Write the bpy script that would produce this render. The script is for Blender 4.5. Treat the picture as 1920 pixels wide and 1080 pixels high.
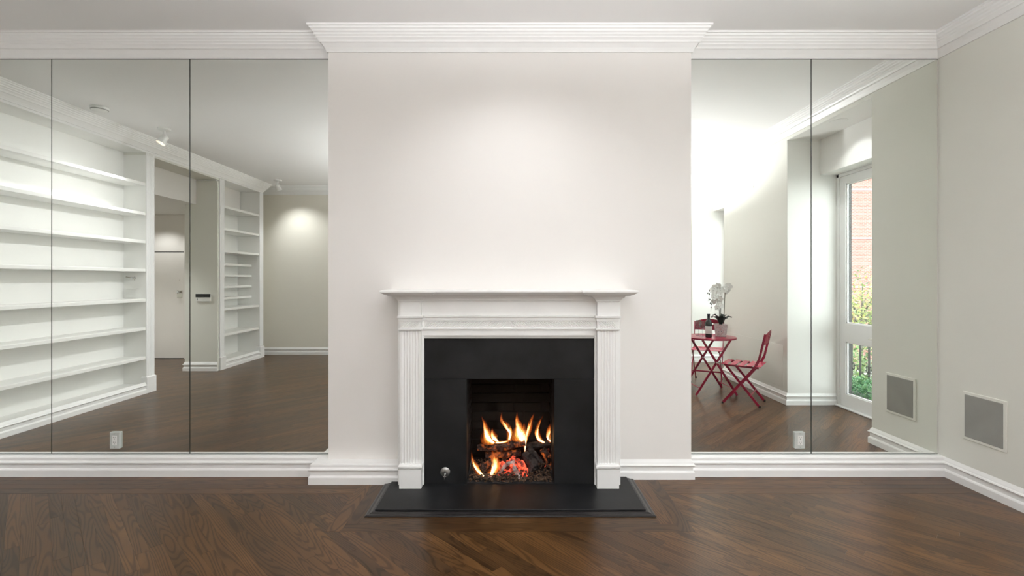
import bpy, bmesh, math, random
from mathutils import Vector, Matrix, noise as mnoise
from math import sin, cos, pi, radians

for o in list(bpy.data.objects):
    bpy.data.objects.remove(o)
random.seed(7)
SC = bpy.context.scene
COL = SC.collection

# ------------------------------------------------------------------ camera
D = 3.333           # camera to mirror wall
CH = 1.34           # camera height
F = 900.0           # focal length in pixels of a 1920 frame
cd = bpy.data.cameras.new('camera')
cam = bpy.data.objects.new('camera', cd)
COL.objects.link(cam)
cam.location = (0, -D, CH)
cam.rotation_euler = (pi / 2, 0, 0)
cd.sensor_width = 36.0
cd.lens = 36.0 * F / 1920.0
cd.shift_x = 3.0 / 1920.0
cd.shift_y = -15.0 / 1920.0
cd.clip_start = 0.02
cd.clip_end = 200
SC.camera = cam

# ------------------------------------------------------------------ sky, exposure
world = bpy.data.worlds.new('world')
SC.world = world
world.use_nodes = True
wn = world.node_tree
wn.nodes.clear()
wo = wn.nodes.new('ShaderNodeOutputWorld')
wb = wn.nodes.new('ShaderNodeBackground')
wb.inputs[0].default_value = (0.93, 0.97, 1.0, 1)
wb.inputs[1].default_value = 7.2
wn.links.new(wb.outputs[0], wo.inputs[0])
SC.view_settings.view_transform = 'Standard'
SC.view_settings.look = 'None'
SC.view_settings.gamma = 1.0
SC.view_settings.use_curve_mapping = False
SC.view_settings.exposure = 0.15
SC.cycles.use_denoising = True
SC.cycles.max_bounces = 14
SC.cycles.diffuse_bounces = 8
SC.cycles.glossy_bounces = 6
SC.cycles.transmission_bounces = 8
SC.cycles.transparent_max_bounces = 24
SC.cycles.sample_clamp_indirect = 6.0
CHIMNEY_SPOT_W = 23.0
BACK_SPOT_W = 40.0
HALL_W = 220.0
FILL_UPLIGHT_W = 215.0
FILL_DOWN_W = 14.0
SHELF_SPOT_W = 60.0
SHELF_FILL_W = 150.0
NICHE_SPOT_W = 16.0
SPOT_COLOR = (0.965, 0.972, 1.0)

# ------------------------------------------------------------------ materials
def new_mat(name):
    m = bpy.data.materials.new(name)
    m.use_nodes = True
    nt = m.node_tree
    return m, nt, nt.nodes['Principled BSDF'], nt.nodes['Material Output']

def N(nt, t, **kw):
    n = nt.nodes.new(t)
    for k, v in kw.items():
        setattr(n, k, v)
    return n

def ramp(nt, pts):
    r = nt.nodes.new('ShaderNodeValToRGB')
    e = r.color_ramp.elements
    while len(e) > 1:
        e.remove(e[-1])
    e[0].position, e[0].color = pts[0][0], (*pts[0][1], 1)
    for p, c in pts[1:]:
        x = e.new(p)
        x.color = (*c, 1)
    return r

def plain(name, col, rough=0.5, metal=0.0, var=0.04, scale=6.0, bump=0.0, bscale=120.0, spec=0.5, coat=0.0):
    m, nt, b, out = new_mat(name)
    tc = N(nt, 'ShaderNodeTexCoord')
    nz = N(nt, 'ShaderNodeTexNoise')
    nz.inputs['Scale'].default_value = scale
    nz.inputs['Detail'].default_value = 3
    nt.links.new(tc.outputs['Object'], nz.inputs['Vector'])
    lo = tuple(max(0, c * (1 - var)) for c in col)
    hi = tuple(min(1, c * (1 + var)) for c in col)
    r = ramp(nt, [(0.3, lo), (0.7, hi)])
    nt.links.new(nz.outputs['Fac'], r.inputs[0])
    nt.links.new(r.outputs[0], b.inputs['Base Color'])
    b.inputs['Roughness'].default_value = rough
    b.inputs['Metallic'].default_value = metal
    b.inputs['Specular IOR Level'].default_value = spec
    b.inputs['Coat Weight'].default_value = coat
    if bump:
        n2 = N(nt, 'ShaderNodeTexNoise')
        n2.inputs['Scale'].default_value = bscale
        n2.inputs['Detail'].default_value = 4
        nt.links.new(tc.outputs['Object'], n2.inputs['Vector'])
        bp = N(nt, 'ShaderNodeBump')
        bp.inputs['Strength'].default_value = bump
        bp.inputs['Distance'].default_value = 0.002
        nt.links.new(n2.outputs['Fac'], bp.inputs['Height'])
        nt.links.new(bp.outputs[0], b.inputs['Normal'])
    return m

def emit(name, col, strength):
    m, nt, b, out = new_mat(name)
    b.inputs['Base Color'].default_value = (*col, 1)
    b.inputs['Emission Color'].default_value = (*col, 1)
    b.inputs['Emission Strength'].default_value = strength
    return m

M = {}
M['wall'] = plain('wall_paint', (0.80, 0.778, 0.755), 0.62, var=0.015, scale=1.3, bump=0.08, bscale=60)
M['wall_side'] = plain('side_wall_paint', (0.755, 0.755, 0.70), 0.62, var=0.015, scale=1.3, bump=0.08, bscale=60)
M['wall_cream'] = plain('cream_wall_paint', (0.80, 0.77, 0.69), 0.62, var=0.015, scale=1.3, bump=0.08, bscale=60)
M['ceiling'] = plain('ceiling_paint', (0.87, 0.865, 0.86), 0.8, var=0.01, scale=1.0)
M['trim'] = plain('trim_gloss_paint', (0.88, 0.88, 0.875), 0.33, var=0.012, scale=8)
M['shelfpaint'] = plain('shelf_paint', (0.88, 0.88, 0.86), 0.35, var=0.01, scale=4)
M['niche'] = plain('niche_paint', (0.82, 0.815, 0.79), 0.5, var=0.01, scale=2)
M['doorpaint'] = plain('door_paint', (0.78, 0.74, 0.70), 0.4, var=0.015, scale=3)
M['slate'] = plain('black_slate', (0.0095, 0.0098, 0.0106), 0.5, var=0.5, scale=5, bump=0.10, bscale=40, spec=0.30)
M['slate_trim'] = plain('black_hearth_trim', (0.014, 0.012, 0.012), 0.3, var=0.3, scale=20)
M['firebrick'] = plain('sooty_firebrick', (0.0035, 0.003, 0.003), 0.85, var=0.5, scale=14, bump=0.5, bscale=60)
M['mortar'] = plain('sooty_mortar', (0.014, 0.013, 0.014), 0.9, var=0.3, scale=30)
M['chrome'] = plain('chrome', (0.75, 0.75, 0.76), 0.12, metal=1.0, var=0.02)
M['steel'] = plain('brushed_steel', (0.55, 0.53, 0.48), 0.3, metal=1.0, var=0.05)
M['steel2'] = plain('worn_steel', (0.42, 0.41, 0.40), 0.38, metal=1.0, var=0.2, scale=60)
M['dark'] = plain('dark_gap', (0.03, 0.032, 0.03), 0.7, var=0.2)
M['mirror_edge'] = plain('mirror_glass_edge', (0.035, 0.045, 0.04), 0.3, var=0.2)
M['plastic'] = plain('white_plastic', (0.78, 0.78, 0.76), 0.35, var=0.01)
M['outlet_plate'] = plain('grey_outlet_plate', (0.55, 0.58, 0.56), 0.18, var=0.03, spec=0.7)
M['grey_plate'] = plain('grey_grille', (0.33, 0.33, 0.31), 0.45, metal=0.3, var=0.06, scale=5)
M['red'] = plain('red_enamel', (0.29, 0.010, 0.042), 0.28, var=0.08, scale=8)
M['redslat_lit'] = plain('red_enamel_slat_lit', (0.46, 0.045, 0.09), 0.25, var=0.08, scale=8)  # pinkish highlight on the seat slats put into a paler red
M['iron'] = plain('dark_iron', (0.018, 0.014, 0.012), 0.5, var=0.3, scale=12, bump=0.3)
M['bottle'] = plain('dark_bottle_glass', (0.006, 0.008, 0.010), 0.06, var=0.1, spec=0.8)
M['label'] = plain('bottle_label', (0.62, 0.60, 0.58), 0.6, var=0.03, scale=20)
M['capsule'] = plain('bottle_capsule', (0.02, 0.02, 0.035), 0.3, var=0.1)
M['petal'] = plain('orchid_petal', (0.82, 0.82, 0.80), 0.55, var=0.04, scale=30)
M['orchid_leaf'] = plain('orchid_leaf', (0.012, 0.022, 0.016), 0.35, var=0.2, scale=15)
M['stem'] = plain('orchid_stem', (0.075, 0.075, 0.05), 0.55, var=0.2)
M['bud'] = plain('orchid_bud', (0.10, 0.10, 0.085), 0.5, var=0.2)
M['bark'] = plain('tree_bark', (0.10, 0.085, 0.07), 0.8, var=0.3, scale=20, bump=0.4)
M['soil'] = plain('potting_soil', (0.03, 0.022, 0.016), 0.9, var=0.3, scale=30)
M['planter'] = plain('dark_planter', (0.03, 0.03, 0.032), 0.6, var=0.2)
M['ground'] = plain('courtyard_ground', (0.30, 0.31, 0.28), 0.9, var=0.3, scale=0.6)
M['stone'] = plain('stone_band', (0.5, 0.44, 0.42), 0.8, var=0.05)
M['grille_hole'] = plain('outlet_slot', (0.06, 0.06, 0.06), 0.6, var=0.1)

def mk_mirror():
    m, nt, b, out = new_mat('silvered_mirror')
    tc = N(nt, 'ShaderNodeTexCoord')
    nz = N(nt, 'ShaderNodeTexNoise')
    nz.inputs['Scale'].default_value = 0.8
    nt.links.new(tc.outputs['Object'], nz.inputs['Vector'])
    r = ramp(nt, [(0.3, (0.875, 0.90, 0.862)), (0.7, (0.888, 0.91, 0.872))])
    nt.links.new(nz.outputs['Fac'], r.inputs[0])
    nt.links.new(r.outputs[0], b.inputs['Base Color'])
    b.inputs['Metallic'].default_value = 1.0
    b.inputs['Roughness'].default_value = 0.0
    return m
M['mirror'] = mk_mirror()

def mk_glass(name, rough=0.0, tint=(0.96, 0.98, 0.97)):
    m, nt, b, out = new_mat(name)
    nt.nodes.remove(b)
    tr = N(nt, 'ShaderNodeBsdfTransparent')
    tr.inputs[0].default_value = (*tint, 1)
    gl = N(nt, 'ShaderNodeBsdfGlossy')
    gl.inputs['Roughness'].default_value = rough
    fr = N(nt, 'ShaderNodeFresnel')
    ge = N(nt, 'ShaderNodeNewGeometry')
    ir = N(nt, 'ShaderNodeMapRange')
    ir.inputs['To Min'].default_value = 1.45
    ir.inputs['To Max'].default_value = 1 / 1.45
    nt.links.new(ge.outputs['Backfacing'], ir.inputs['Value'])
    nt.links.new(ir.outputs[0], fr.inputs[0])
    mx = N(nt, 'ShaderNodeMixShader')
    nt.links.new(fr.outputs[0], mx.inputs[0])
    nt.links.new(tr.outputs[0], mx.inputs[1])
    nt.links.new(gl.outputs[0], mx.inputs[2])
    nt.links.new(mx.outputs[0], out.inputs[0])
    return m
M['glass'] = mk_glass('window_glass')
M['wineglass'] = mk_glass('wine_glass', 0.02, (0.90, 0.92, 0.92))

def mk_wood():
    m, nt, b, out = new_mat('dark_oak_planks')
    uv = N(nt, 'ShaderNodeUVMap')
    uv.uv_map = 'UVMap'
    at = N(nt, 'ShaderNodeAttribute')
    at.attribute_name = 'tone'
    # cathedral grain: contour lines of a stretched noise
    mp = N(nt, 'ShaderNodeMapping')
    mp.inputs['Scale'].default_value = (1.15, 10.0, 1)
    nt.links.new(uv.outputs[0], mp.inputs[0])
    n1 = N(nt, 'ShaderNodeTexNoise')
    n1.inputs['Scale'].default_value = 1.0
    n1.inputs['Detail'].default_value = 0.5
    n1.inputs['Roughness'].default_value = 0.45
    nt.links.new(mp.outputs[0], n1.inputs['Vector'])
    mu = N(nt, 'ShaderNodeMath', operation='MULTIPLY')
    mu.inputs[1].default_value = 115.0
    nt.links.new(n1.outputs['Fac'], mu.inputs[0])
    si = N(nt, 'ShaderNodeMath', operation='SINE')
    nt.links.new(mu.outputs[0], si.inputs[0])
    gr = ramp(nt, [(0.0, (0, 0, 0)), (0.52, (0.04, 0.04, 0.04)), (0.95, (1, 1, 1))])
    mr = N(nt, 'ShaderNodeMapRange')
    mr.inputs['From Min'].default_value = -1
    nt.links.new(si.outputs[0], mr.inputs['Value'])
    nt.links.new(mr.outputs[0], gr.inputs[0])
    # broad figure
    mp2 = N(nt, 'ShaderNodeMapping')
    mp2.inputs['Scale'].default_value = (3.0, 9.0, 1)
    nt.links.new(uv.outputs[0], mp2.inputs[0])
    n2 = N(nt, 'ShaderNodeTexNoise')
    n2.inputs['Scale'].default_value = 1.6
    n2.inputs['Detail'].default_value = 3
    nt.links.new(mp2.outputs[0], n2.inputs['Vector'])
    # pores
    mp3 = N(nt, 'ShaderNodeMapping')
    mp3.inputs['Scale'].default_value = (14.0, 420.0, 1)
    nt.links.new(uv.outputs[0], mp3.inputs[0])
    n3 = N(nt, 'ShaderNodeTexNoise')
    n3.inputs['Scale'].default_value = 1.0
    n3.inputs['Detail'].default_value = 2
    nt.links.new(mp3.outputs[0], n3.inputs['Vector'])
    base = ramp(nt, [(0.0, (0.0619, 0.0317, 0.0132)), (0.35, (0.0982, 0.0469, 0.0176)),
                     (0.7, (0.1265, 0.0606, 0.0220)), (1.0, (0.1682, 0.0828, 0.0309))])
    ad = N(nt, 'ShaderNodeMath', operation='MULTIPLY_ADD')
    ad.inputs[1].default_value = 0.9
    nt.links.new(n2.outputs['Fac'], ad.inputs[0])
    sb = N(nt, 'ShaderNodeMath', operation='MULTIPLY_ADD')
    sb.inputs[1].default_value = 0.75
    sb.inputs[2].default_value = -0.45
    nt.links.new(at.outputs['Fac'], sb.inputs[0])
    nt.links.new(sb.outputs[0], ad.inputs[2])
    nt.links.new(ad.outputs[0], base.inputs[0])
    mx = N(nt, 'ShaderNodeMix', data_type='RGBA', blend_type='MULTIPLY')
    dk = N(nt, 'ShaderNodeMath', operation='MULTIPLY')
    dk.inputs[1].default_value = 0.72
    nt.links.new(gr.outputs[0], dk.inputs[0])
    nt.links.new(dk.outputs[0], mx.inputs['Factor'])
    nt.links.new(base.outputs[0], mx.inputs['A'])
    mx.inputs['B'].default_value = (0.30, 0.27, 0.25, 1)
    mx2 = N(nt, 'ShaderNodeMix', data_type='RGBA', blend_type='MULTIPLY')
    p2 = ramp(nt, [(0.35, (0.62, 0.62, 0.62)), (0.6, (1, 1, 1))])
    nt.links.new(n3.outputs['Fac'], p2.inputs[0])
    mx2.inputs['Factor'].default_value = 0.3
    nt.links.new(mx.outputs['Result'], mx2.inputs['A'])
    nt.links.new(p2.outputs[0], mx2.inputs['B'])
    nt.links.new(mx2.outputs['Result'], b.inputs['Base Color'])
    rr = N(nt, 'ShaderNodeMapRange')
    rr.inputs['To Min'].default_value = 0.27
    rr.inputs['To Max'].default_value = 0.34
    nt.links.new(n2.outputs['Fac'], rr.inputs['Value'])
    nt.links.new(rr.outputs[0], b.inputs['Roughness'])
    b.inputs['Specular IOR Level'].default_value = 0.34
    bp = N(nt, 'ShaderNodeBump')
    bp.inputs['Strength'].default_value = 0.05
    bp.inputs['Distance'].default_value = 0.0005
    bp.invert = True
    nt.links.new(gr.outputs[0], bp.inputs['Height'])
    nt.links.new(bp.outputs[0], b.inputs['Normal'])
    return m
M['wood'] = mk_wood()

def mk_brickwall():
    m, nt, b, out = new_mat('red_brickwork')
    tc = N(nt, 'ShaderNodeTexCoord')
    sp = N(nt, 'ShaderNodeSeparateXYZ')
    nt.links.new(tc.outputs['Object'], sp.inputs[0])
    ad = N(nt, 'ShaderNodeMath', operation='ADD')
    nt.links.new(sp.outputs[0], ad.inputs[0])
    nt.links.new(sp.outputs[1], ad.inputs[1])
    cb = N(nt, 'ShaderNodeCombineXYZ')
    nt.links.new(ad.outputs[0], cb.inputs[0])
    nt.links.new(sp.outputs[2], cb.inputs[1])
    br = N(nt, 'ShaderNodeTexBrick')
    br.inputs['Scale'].default_value = 1.0
    br.inputs['Brick Width'].default_value = 0.22
    br.inputs['Row Height'].default_value = 0.075
    br.inputs['Mortar Size'].default_value = 0.010
    br.inputs['Color1'].default_value = (0.26, 0.085, 0.068, 1)
    br.inputs['Color2'].default_value = (0.33, 0.125, 0.10, 1)
    br.inputs['Mortar'].default_value = (0.36, 0.27, 0.25, 1)
    nt.links.new(cb.outputs[0], br.inputs['Vector'])
    nt.links.new(br.outputs['Color'], b.inputs['Base Color'])
    b.inputs['Roughness'].default_value = 0.85
    return m
M['brickwall'] = mk_brickwall()

def mk_leaf(name, cols):
    m, nt, b, out = new_mat(name)
    at = N(nt, 'ShaderNodeAttribute')
    at.attribute_name = 'tone'
    r = ramp(nt, cols)
    nt.links.new(at.outputs['Fac'], r.inputs[0])
    nt.links.new(r.outputs[0], b.inputs['Base Color'])
    b.inputs['Roughness'].default_value = 0.5
    b.inputs['Subsurface Weight'].default_value = 0.0
    return m
M['leaf_maple'] = mk_leaf('maple_leaf', [(0, (0.124, 0.186, 0.074)), (0.4, (0.260, 0.310, 0.087)), (0.75, (0.384, 0.384, 0.099)), (0.9, (0.372, 0.186, 0.136)), (1, (0.149, 0.223, 0.161))])
M['leaf_green'] = mk_leaf('green_leaf', [(0, (0.036, 0.090, 0.030)), (0.6, (0.132, 0.216, 0.054)), (1, (0.252, 0.300, 0.108))])
M['leaf_shrub'] = mk_leaf('shrub_leaf', [(0, (0.018, 0.096, 0.042)), (0.5, (0.048, 0.204, 0.060)), (1, (0.132, 0.300, 0.108))])

def mk_flame(name, alpha, gain, lo, hi):
    """thin glowing gas shell: fades towards the tip and breaks up in streaks"""
    m, nt, b, out = new_mat(name)
    nt.nodes.remove(b)
    at = N(nt, 'ShaderNodeAttribute')
    at.attribute_name = 'warmth'
    r = ramp(nt, [(0, lo), (0.9, hi)])
    nt.links.new(at.outputs['Fac'], r.inputs[0])
    em = N(nt, 'ShaderNodeEmission')
    em.inputs[1].default_value = gain
    nt.links.new(r.outputs[0], em.inputs[0])
    tc = N(nt, 'ShaderNodeTexCoord')
    mp = N(nt, 'ShaderNodeMapping')
    mp.inputs['Scale'].default_value = (55, 30, 16)
    nt.links.new(tc.outputs['Object'], mp.inputs[0])
    nz = N(nt, 'ShaderNodeTexNoise')
    nz.inputs['Scale'].default_value = 1.0
    nz.inputs['Detail'].default_value = 2
    nt.links.new(mp.outputs[0], nz.inputs['Vector'])
    nr = N(nt, 'ShaderNodeMapRange')
    nr.inputs['From Min'].default_value = 0.33
    nr.inputs['From Max'].default_value = 0.62
    nt.links.new(nz.outputs['Fac'], nr.inputs['Value'])
    tr = N(nt, 'ShaderNodeBsdfTransparent')
    mx = N(nt, 'ShaderNodeMixShader')
    al = N(nt, 'ShaderNodeMapRange')
    al.inputs['From Max'].default_value = 0.7
    al.inputs['To Max'].default_value = alpha
    nt.links.new(at.outputs['Fac'], al.inputs['Value'])
    mu = N(nt, 'ShaderNodeMath', operation='MULTIPLY')
    nt.links.new(al.outputs[0], mu.inputs[0])
    nt.links.new(nr.outputs[0], mu.inputs[1])
    nt.links.new(mu.outputs[0], mx.inputs[0])
    nt.links.new(tr.outputs[0], mx.inputs[1])
    nt.links.new(em.outputs[0], mx.inputs[2])
    nt.links.new(mx.outputs[0], out.inputs[0])
    return m
FLAME = [mk_flame('flame_fringe', 0.13, 0.9, (0.55, 0.04, 0.01), (1.0, 0.16, 0.02)),
         mk_flame('flame_outer', 0.17, 1.1, (0.8, 0.08, 0.01), (1.0, 0.24, 0.03)),
         mk_flame('flame_body', 0.22, 1.5, (0.95, 0.14, 0.015), (1.0, 0.36, 0.05)),
         mk_flame('flame_inner', 0.32, 2.2, (1.0, 0.22, 0.02), (1.0, 0.52, 0.13)),
         mk_flame('flame_core', 0.60, 4.0, (1.0, 0.34, 0.05), (1.0, 0.74, 0.38)),
         mk_flame('flame_heart', 0.85, 6.0, (1.0, 0.45, 0.10), (1.0, 0.88, 0.66))]

def mk_log(name, dark, light, glow=0.0, gcol=(1, 0.16, 0.03), scale=18.0, thresh=0.62):
    m, nt, b, out = new_mat(name)
    tc = N(nt, 'ShaderNodeTexCoord')
    nz = N(nt, 'ShaderNodeTexNoise')
    nz.inputs['Scale'].default_value = scale
    nz.inputs['Detail'].default_value = 6
    nt.links.new(tc.outputs['Object'], nz.inputs['Vector'])
    r = ramp(nt, [(0.35, dark), (0.65, light)])
    nt.links.new(nz.outputs['Fac'], r.inputs[0])
    nt.links.new(r.outputs[0], b.inputs['Base Color'])
    b.inputs['Roughness'].default_value = 0.9
    vo = N(nt, 'ShaderNodeTexVoronoi')
    vo.inputs['Scale'].default_value = scale * 3
    nt.links.new(tc.outputs['Object'], vo.inputs['Vector'])
    bp = N(nt, 'ShaderNodeBump')
    bp.inputs['Strength'].default_value = 0.8
    bp.inputs['Distance'].default_value = 0.006
    nt.links.new(vo.outputs['Distance'], bp.inputs['Height'])
    nt.links.new(bp.outputs[0], b.inputs['Normal'])
    if glow:
        n2 = N(nt, 'ShaderNodeTexNoise')
        n2.inputs['Scale'].default_value = scale * 1.2
        n2.inputs['Detail'].default_value = 4
        nt.links.new(tc.outputs['Object'], n2.inputs['Vector'])
        r2 = ramp(nt, [(thresh - 0.14, (0, 0, 0)), (thresh, (0.35, 0.35, 0.35)), (thresh + 0.14, (1, 1, 1))])
        nt.links.new(n2.outputs['Fac'], r2.inputs[0])
        b.inputs['Emission Color'].default_value = (*gcol, 1)
        mu = N(nt, 'ShaderNodeMath', operation='MULTIPLY')
        mu.inputs[1].default_value = glow
        nt.links.new(r2.outputs[0], mu.inputs[0])
        nt.links.new(mu.outputs[0], b.inputs['Emission Strength'])
    return m
M['log_char'] = mk_log('charred_log', (0.010, 0.006, 0.006), (0.09, 0.05, 0.04), 0.9, (1, 0.2, 0.03), 24, 0.66)
M['log_dark'] = mk_log('black_log', (0.008, 0.006, 0.006), (0.075, 0.06, 0.055), 0.0)
M['log_ash'] = mk_log('ashen_log', (0.10, 0.075, 0.07), (0.55, 0.48, 0.45), 0.5, (1, 0.12, 0.04), 26, 0.62)
M['coal'] = mk_log('glowing_coal', (0.08, 0.015, 0.01), (0.35, 0.07, 0.05), 2.3, (1.0, 0.105, 0.045), 30, 0.55)
M['gravel'] = mk_log('ash_gravel', (0.02, 0.011, 0.007), (0.15, 0.085, 0.05), 0.0, scale=60)

def mk_pot():
    m, nt, b, out = new_mat('floral_ceramic')
    tc = N(nt, 'ShaderNodeTexCoord')
    vo = N(nt, 'ShaderNodeTexVoronoi')
    vo.inputs['Scale'].default_value = 42
    nt.links.new(tc.outputs['Object'], vo.inputs['Vector'])
    nz = N(nt, 'ShaderNodeTexNoise')
    nz.inputs['Scale'].default_value = 30
    nt.links.new(tc.outputs['Object'], nz.inputs['Vector'])
    r = ramp(nt, [(0.2, (0.62, 0.58, 0.57)), (0.45, (0.75, 0.72, 0.71)), (0.55, (0.20, 0.21, 0.24)), (0.66, (0.62, 0.61, 0.61)), (0.95, (0.5, 0.40, 0.39))])
    ad = N(nt, 'ShaderNodeMath', operation='MULTIPLY_ADD')
    ad.inputs[1].default_value = 0.55
    nt.links.new(vo.outputs['Distance'], ad.inputs[0])
    nt.links.new(nz.outputs['Fac'], ad.inputs[2])
    nt.links.new(ad.outputs[0], r.inputs[0])
    nt.links.new(r.outputs[0], b.inputs['Base Color'])
    b.inputs['Roughness'].default_value = 0.3
    return m
M['pot'] = mk_pot()

# ------------------------------------------------------------------ mesh helpers
class MB:
    def __init__(self):
        self.v, self.f = [], []
        self.tone = []
        self.uv = None
    def add(self, verts, faces, tone=0.5):
        b = len(self.v)
        self.v += [tuple(p) for p in verts]
        self.tone += (tone if isinstance(tone, list) else [tone] * len(verts))
        self.f += [tuple(i + b for i in f) for f in faces]
        return self
    def box(self, x0, x1, y0, y1, z0, z1, tone=0.5):
        x0, x1 = min(x0, x1), max(x0, x1)
        y0, y1 = min(y0, y1), max(y0, y1)
        z0, z1 = min(z0, z1), max(z0, z1)
        v = [(x0, y0, z0), (x1, y0, z0), (x1, y1, z0), (x0, y1, z0), (x0, y0, z1), (x1, y0, z1), (x1, y1, z1), (x0, y1, z1)]
        return self.add(v, [(0, 3, 2, 1), (4, 5, 6, 7), (0, 1, 5, 4), (1, 2, 6, 5), (2, 3, 7, 6), (3, 0, 4, 7)], tone)
    def bbox(self, x0, x1, y0, y1, z0, z1, b=0.003):
        """box with bevelled edges"""
        bm = bmesh.new()
        bmesh.ops.create_cube(bm, size=1)
        for v in bm.verts:
            v.co = Vector(((x0 + x1) / 2 + v.co.x * (x1 - x0), (y0 + y1) / 2 + v.co.y * (y1 - y0), (z0 + z1) / 2 + v.co.z * (z1 - z0)))
        bmesh.ops.bevel(bm, geom=list(bm.edges), offset=b, segments=1, affect='EDGES')
        return self.from_bm(bm)
    def from_bm(self, bm, tone=0.5):
        bm.verts.index_update()
        vs = [v.co.copy() for v in bm.verts]
        fs = [[v.index for v in f.verts] for f in bm.faces]
        bm.free()
        return self.add(vs, fs, tone)
    def stack(self, poly, layers):
        """poly: CCW plan polygon; layers: (z, inward offset is negative)"""
        n = len(poly)
        P = [Vector(p) for p in poly]
        mit = []
        for i in range(n):
            d1 = (P[i] - P[i - 1]).normalized()
            d2 = (P[(i + 1) % n] - P[i]).normalized()
            n1, n2 = Vector((d1.y, -d1.x)), Vector((d2.y, -d2.x))
            mit.append((n1 + n2) / (1 + n1.dot(n2)))
        vs = []
        for z, off in layers:
            for i in range(n):
                q = P[i] + mit[i] * off
                vs.append((q.x, q.y, z))
        fs = [tuple(reversed(range(n)))]
        L = len(layers)
        for k in range(L - 1):
            for i in range(n):
                j = (i + 1) % n
                fs.append((k * n + i, k * n + j, (k + 1) * n + j, (k + 1) * n + i))
        fs.append(tuple((L - 1) * n + i for i in range(n)))
        return self.add(vs, fs)
    def sweep(self, path, prof, closed=False):
        """path: plan points; the profile's d goes to the right hand of the direction; prof: closed list of (d, z)"""
        P = [Vector(p) for p in path]
        n, k = len(P), len(prof)
        vs = []
        for i in range(n):
            if closed or 0 < i < n - 1:
                d1 = (P[i] - P[i - 1]).normalized()
                d2 = (P[(i + 1) % n] - P[i]).normalized()
            elif i == 0:
                d1 = d2 = (P[1] - P[0]).normalized()
            else:
                d1 = d2 = (P[-1] - P[-2]).normalized()
            n1, n2 = Vector((d1.y, -d1.x)), Vector((d2.y, -d2.x))
            m = (n1 + n2) / (1 + n1.dot(n2))
            for d, z in prof:
                q = P[i] + m * d
                vs.append((q.x, q.y, z))
        fs = []
        for i in range(n if closed else n - 1):
            a, b = i * k, ((i + 1) % n) * k
            for j in range(k):
                jj = (j + 1) % k
                fs.append((a + j, a + jj, b + jj, b + j))
        if not closed:
            fs.append(tuple(reversed(range(k))))
            fs.append(tuple((n - 1) * k + j for j in range(k)))
        return self.add(vs, fs)
    def extrude(self, prof, axis, a, b):
        """prof in the two other axes (cyclic order), pushed along axis from a to b"""
        k = len(prof)
        def P(p, t):
            if axis == 'x': return (t, p[0], p[1])
            if axis == 'y': return (p[0], t, p[1])
            return (p[0], p[1], t)
        vs = [P(p, a) for p in prof] + [P(p, b) for p in prof]
        fs = [(j, (j + 1) % k, k + (j + 1) % k, k + j) for j in range(k)]
        fs += [tuple(reversed(range(k))), tuple(range(k, 2 * k))]
        return self.add(vs, fs)
    def lathe(self, prof, c=(0, 0, 0), n=24, axis=None):
        """prof (r, z) bottom to top"""
        vs, fs = [], []
        for r, z in prof:
            for i in range(n):
                a = 2 * pi * i / n
                vs.append(Vector((r * cos(a), r * sin(a), z)))
        if axis is not None:
            q = Vector((0, 0, 1)).rotation_difference(Vector(axis).normalized())
            vs = [q @ v for v in vs]
        vs = [v + Vector(c) for v in vs]
        for k in range(len(prof) - 1):
            for i in range(n):
                j = (i + 1) % n
                fs.append((k * n + i, k * n + j, (k + 1) * n + j, (k + 1) * n + i))
        fs.append(tuple(reversed(range(n))))
        fs.append(tuple((len(prof) - 1) * n + i for i in range(n)))
        return self.add(vs, fs)
    def tube(self, pts, rad, n=8, flat=1.0, tone=None):
        P = [Vector(p) for p in pts]
        R = rad if isinstance(rad, (list, tuple)) else [rad] * len(P)
        vs, fs, tn = [], [], []
        up = None
        for i, p in enumerate(P):
            d = (P[min(i + 1, len(P) - 1)] - P[max(i - 1, 0)]).normalized()
            if up is None:
                up = Vector((0, 0, 1)) if abs(d.z) < 0.9 else Vector((0, 1, 0))
            s = d.cross(up)
            if s.length < 1e-6:
                s = d.cross(Vector((1, 0, 0)))
            s.normalize()
            u = s.cross(d).normalized()
            up = u
            for j in range(n):
                a = 2 * pi * j / n
                vs.append(p + s * cos(a) * R[i] + u * sin(a) * R[i] * flat)
                tn.append(tone[i] if tone else 0.5)
        for i in range(len(P) - 1):
            for j in range(n):
                k = (j + 1) % n
                fs.append((i * n + j, i * n + k, (i + 1) * n + k, (i + 1) * n + j))
        fs.append(tuple(reversed(range(n))))
        fs.append(tuple((len(P) - 1) * n + j for j in range(n)))
        return self.add(vs, fs, tn)
    def bar(self, a, b, w, t, side):
        """flat bar from a to b; w along side, t across"""
        a, b, s = Vector(a), Vector(b), Vector(side).normalized()
        d = (b - a).normalized()
        u = s.cross(d).normalized()
        vs = []
        for p in (a, b):
            for x, y in ((-1, -1), (1, -1), (1, 1), (-1, 1)):
                vs.append(p + s * x * w / 2 + u * y * t / 2)
        return self.add(vs, [(3, 2, 1, 0), (4, 5, 6, 7), (0, 1, 5, 4), (1, 2, 6, 5), (2, 3, 7, 6), (3, 0, 4, 7)])
    def mesh(self, name, mat, smooth=False, attr=None):
        me = bpy.data.meshes.new(name)
        me.from_pydata([tuple(v) for v in self.v], [], self.f)
        if attr:
            a = me.attributes.new(attr, 'FLOAT', 'POINT')
            a.data.foreach_set('value', self.tone)
        me.materials.append(mat)
        bm = bmesh.new()
        bm.from_mesh(me)
        bmesh.ops.recalc_face_normals(bm, faces=bm.faces)
        bm.to_mesh(me)
        bm.free()
        if smooth:
            me.polygons.foreach_set('use_smooth', [True] * len(me.polygons))
            try:
                me.set_sharp_from_angle(angle=radians(40))
            except Exception:
                pass
        return me
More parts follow.
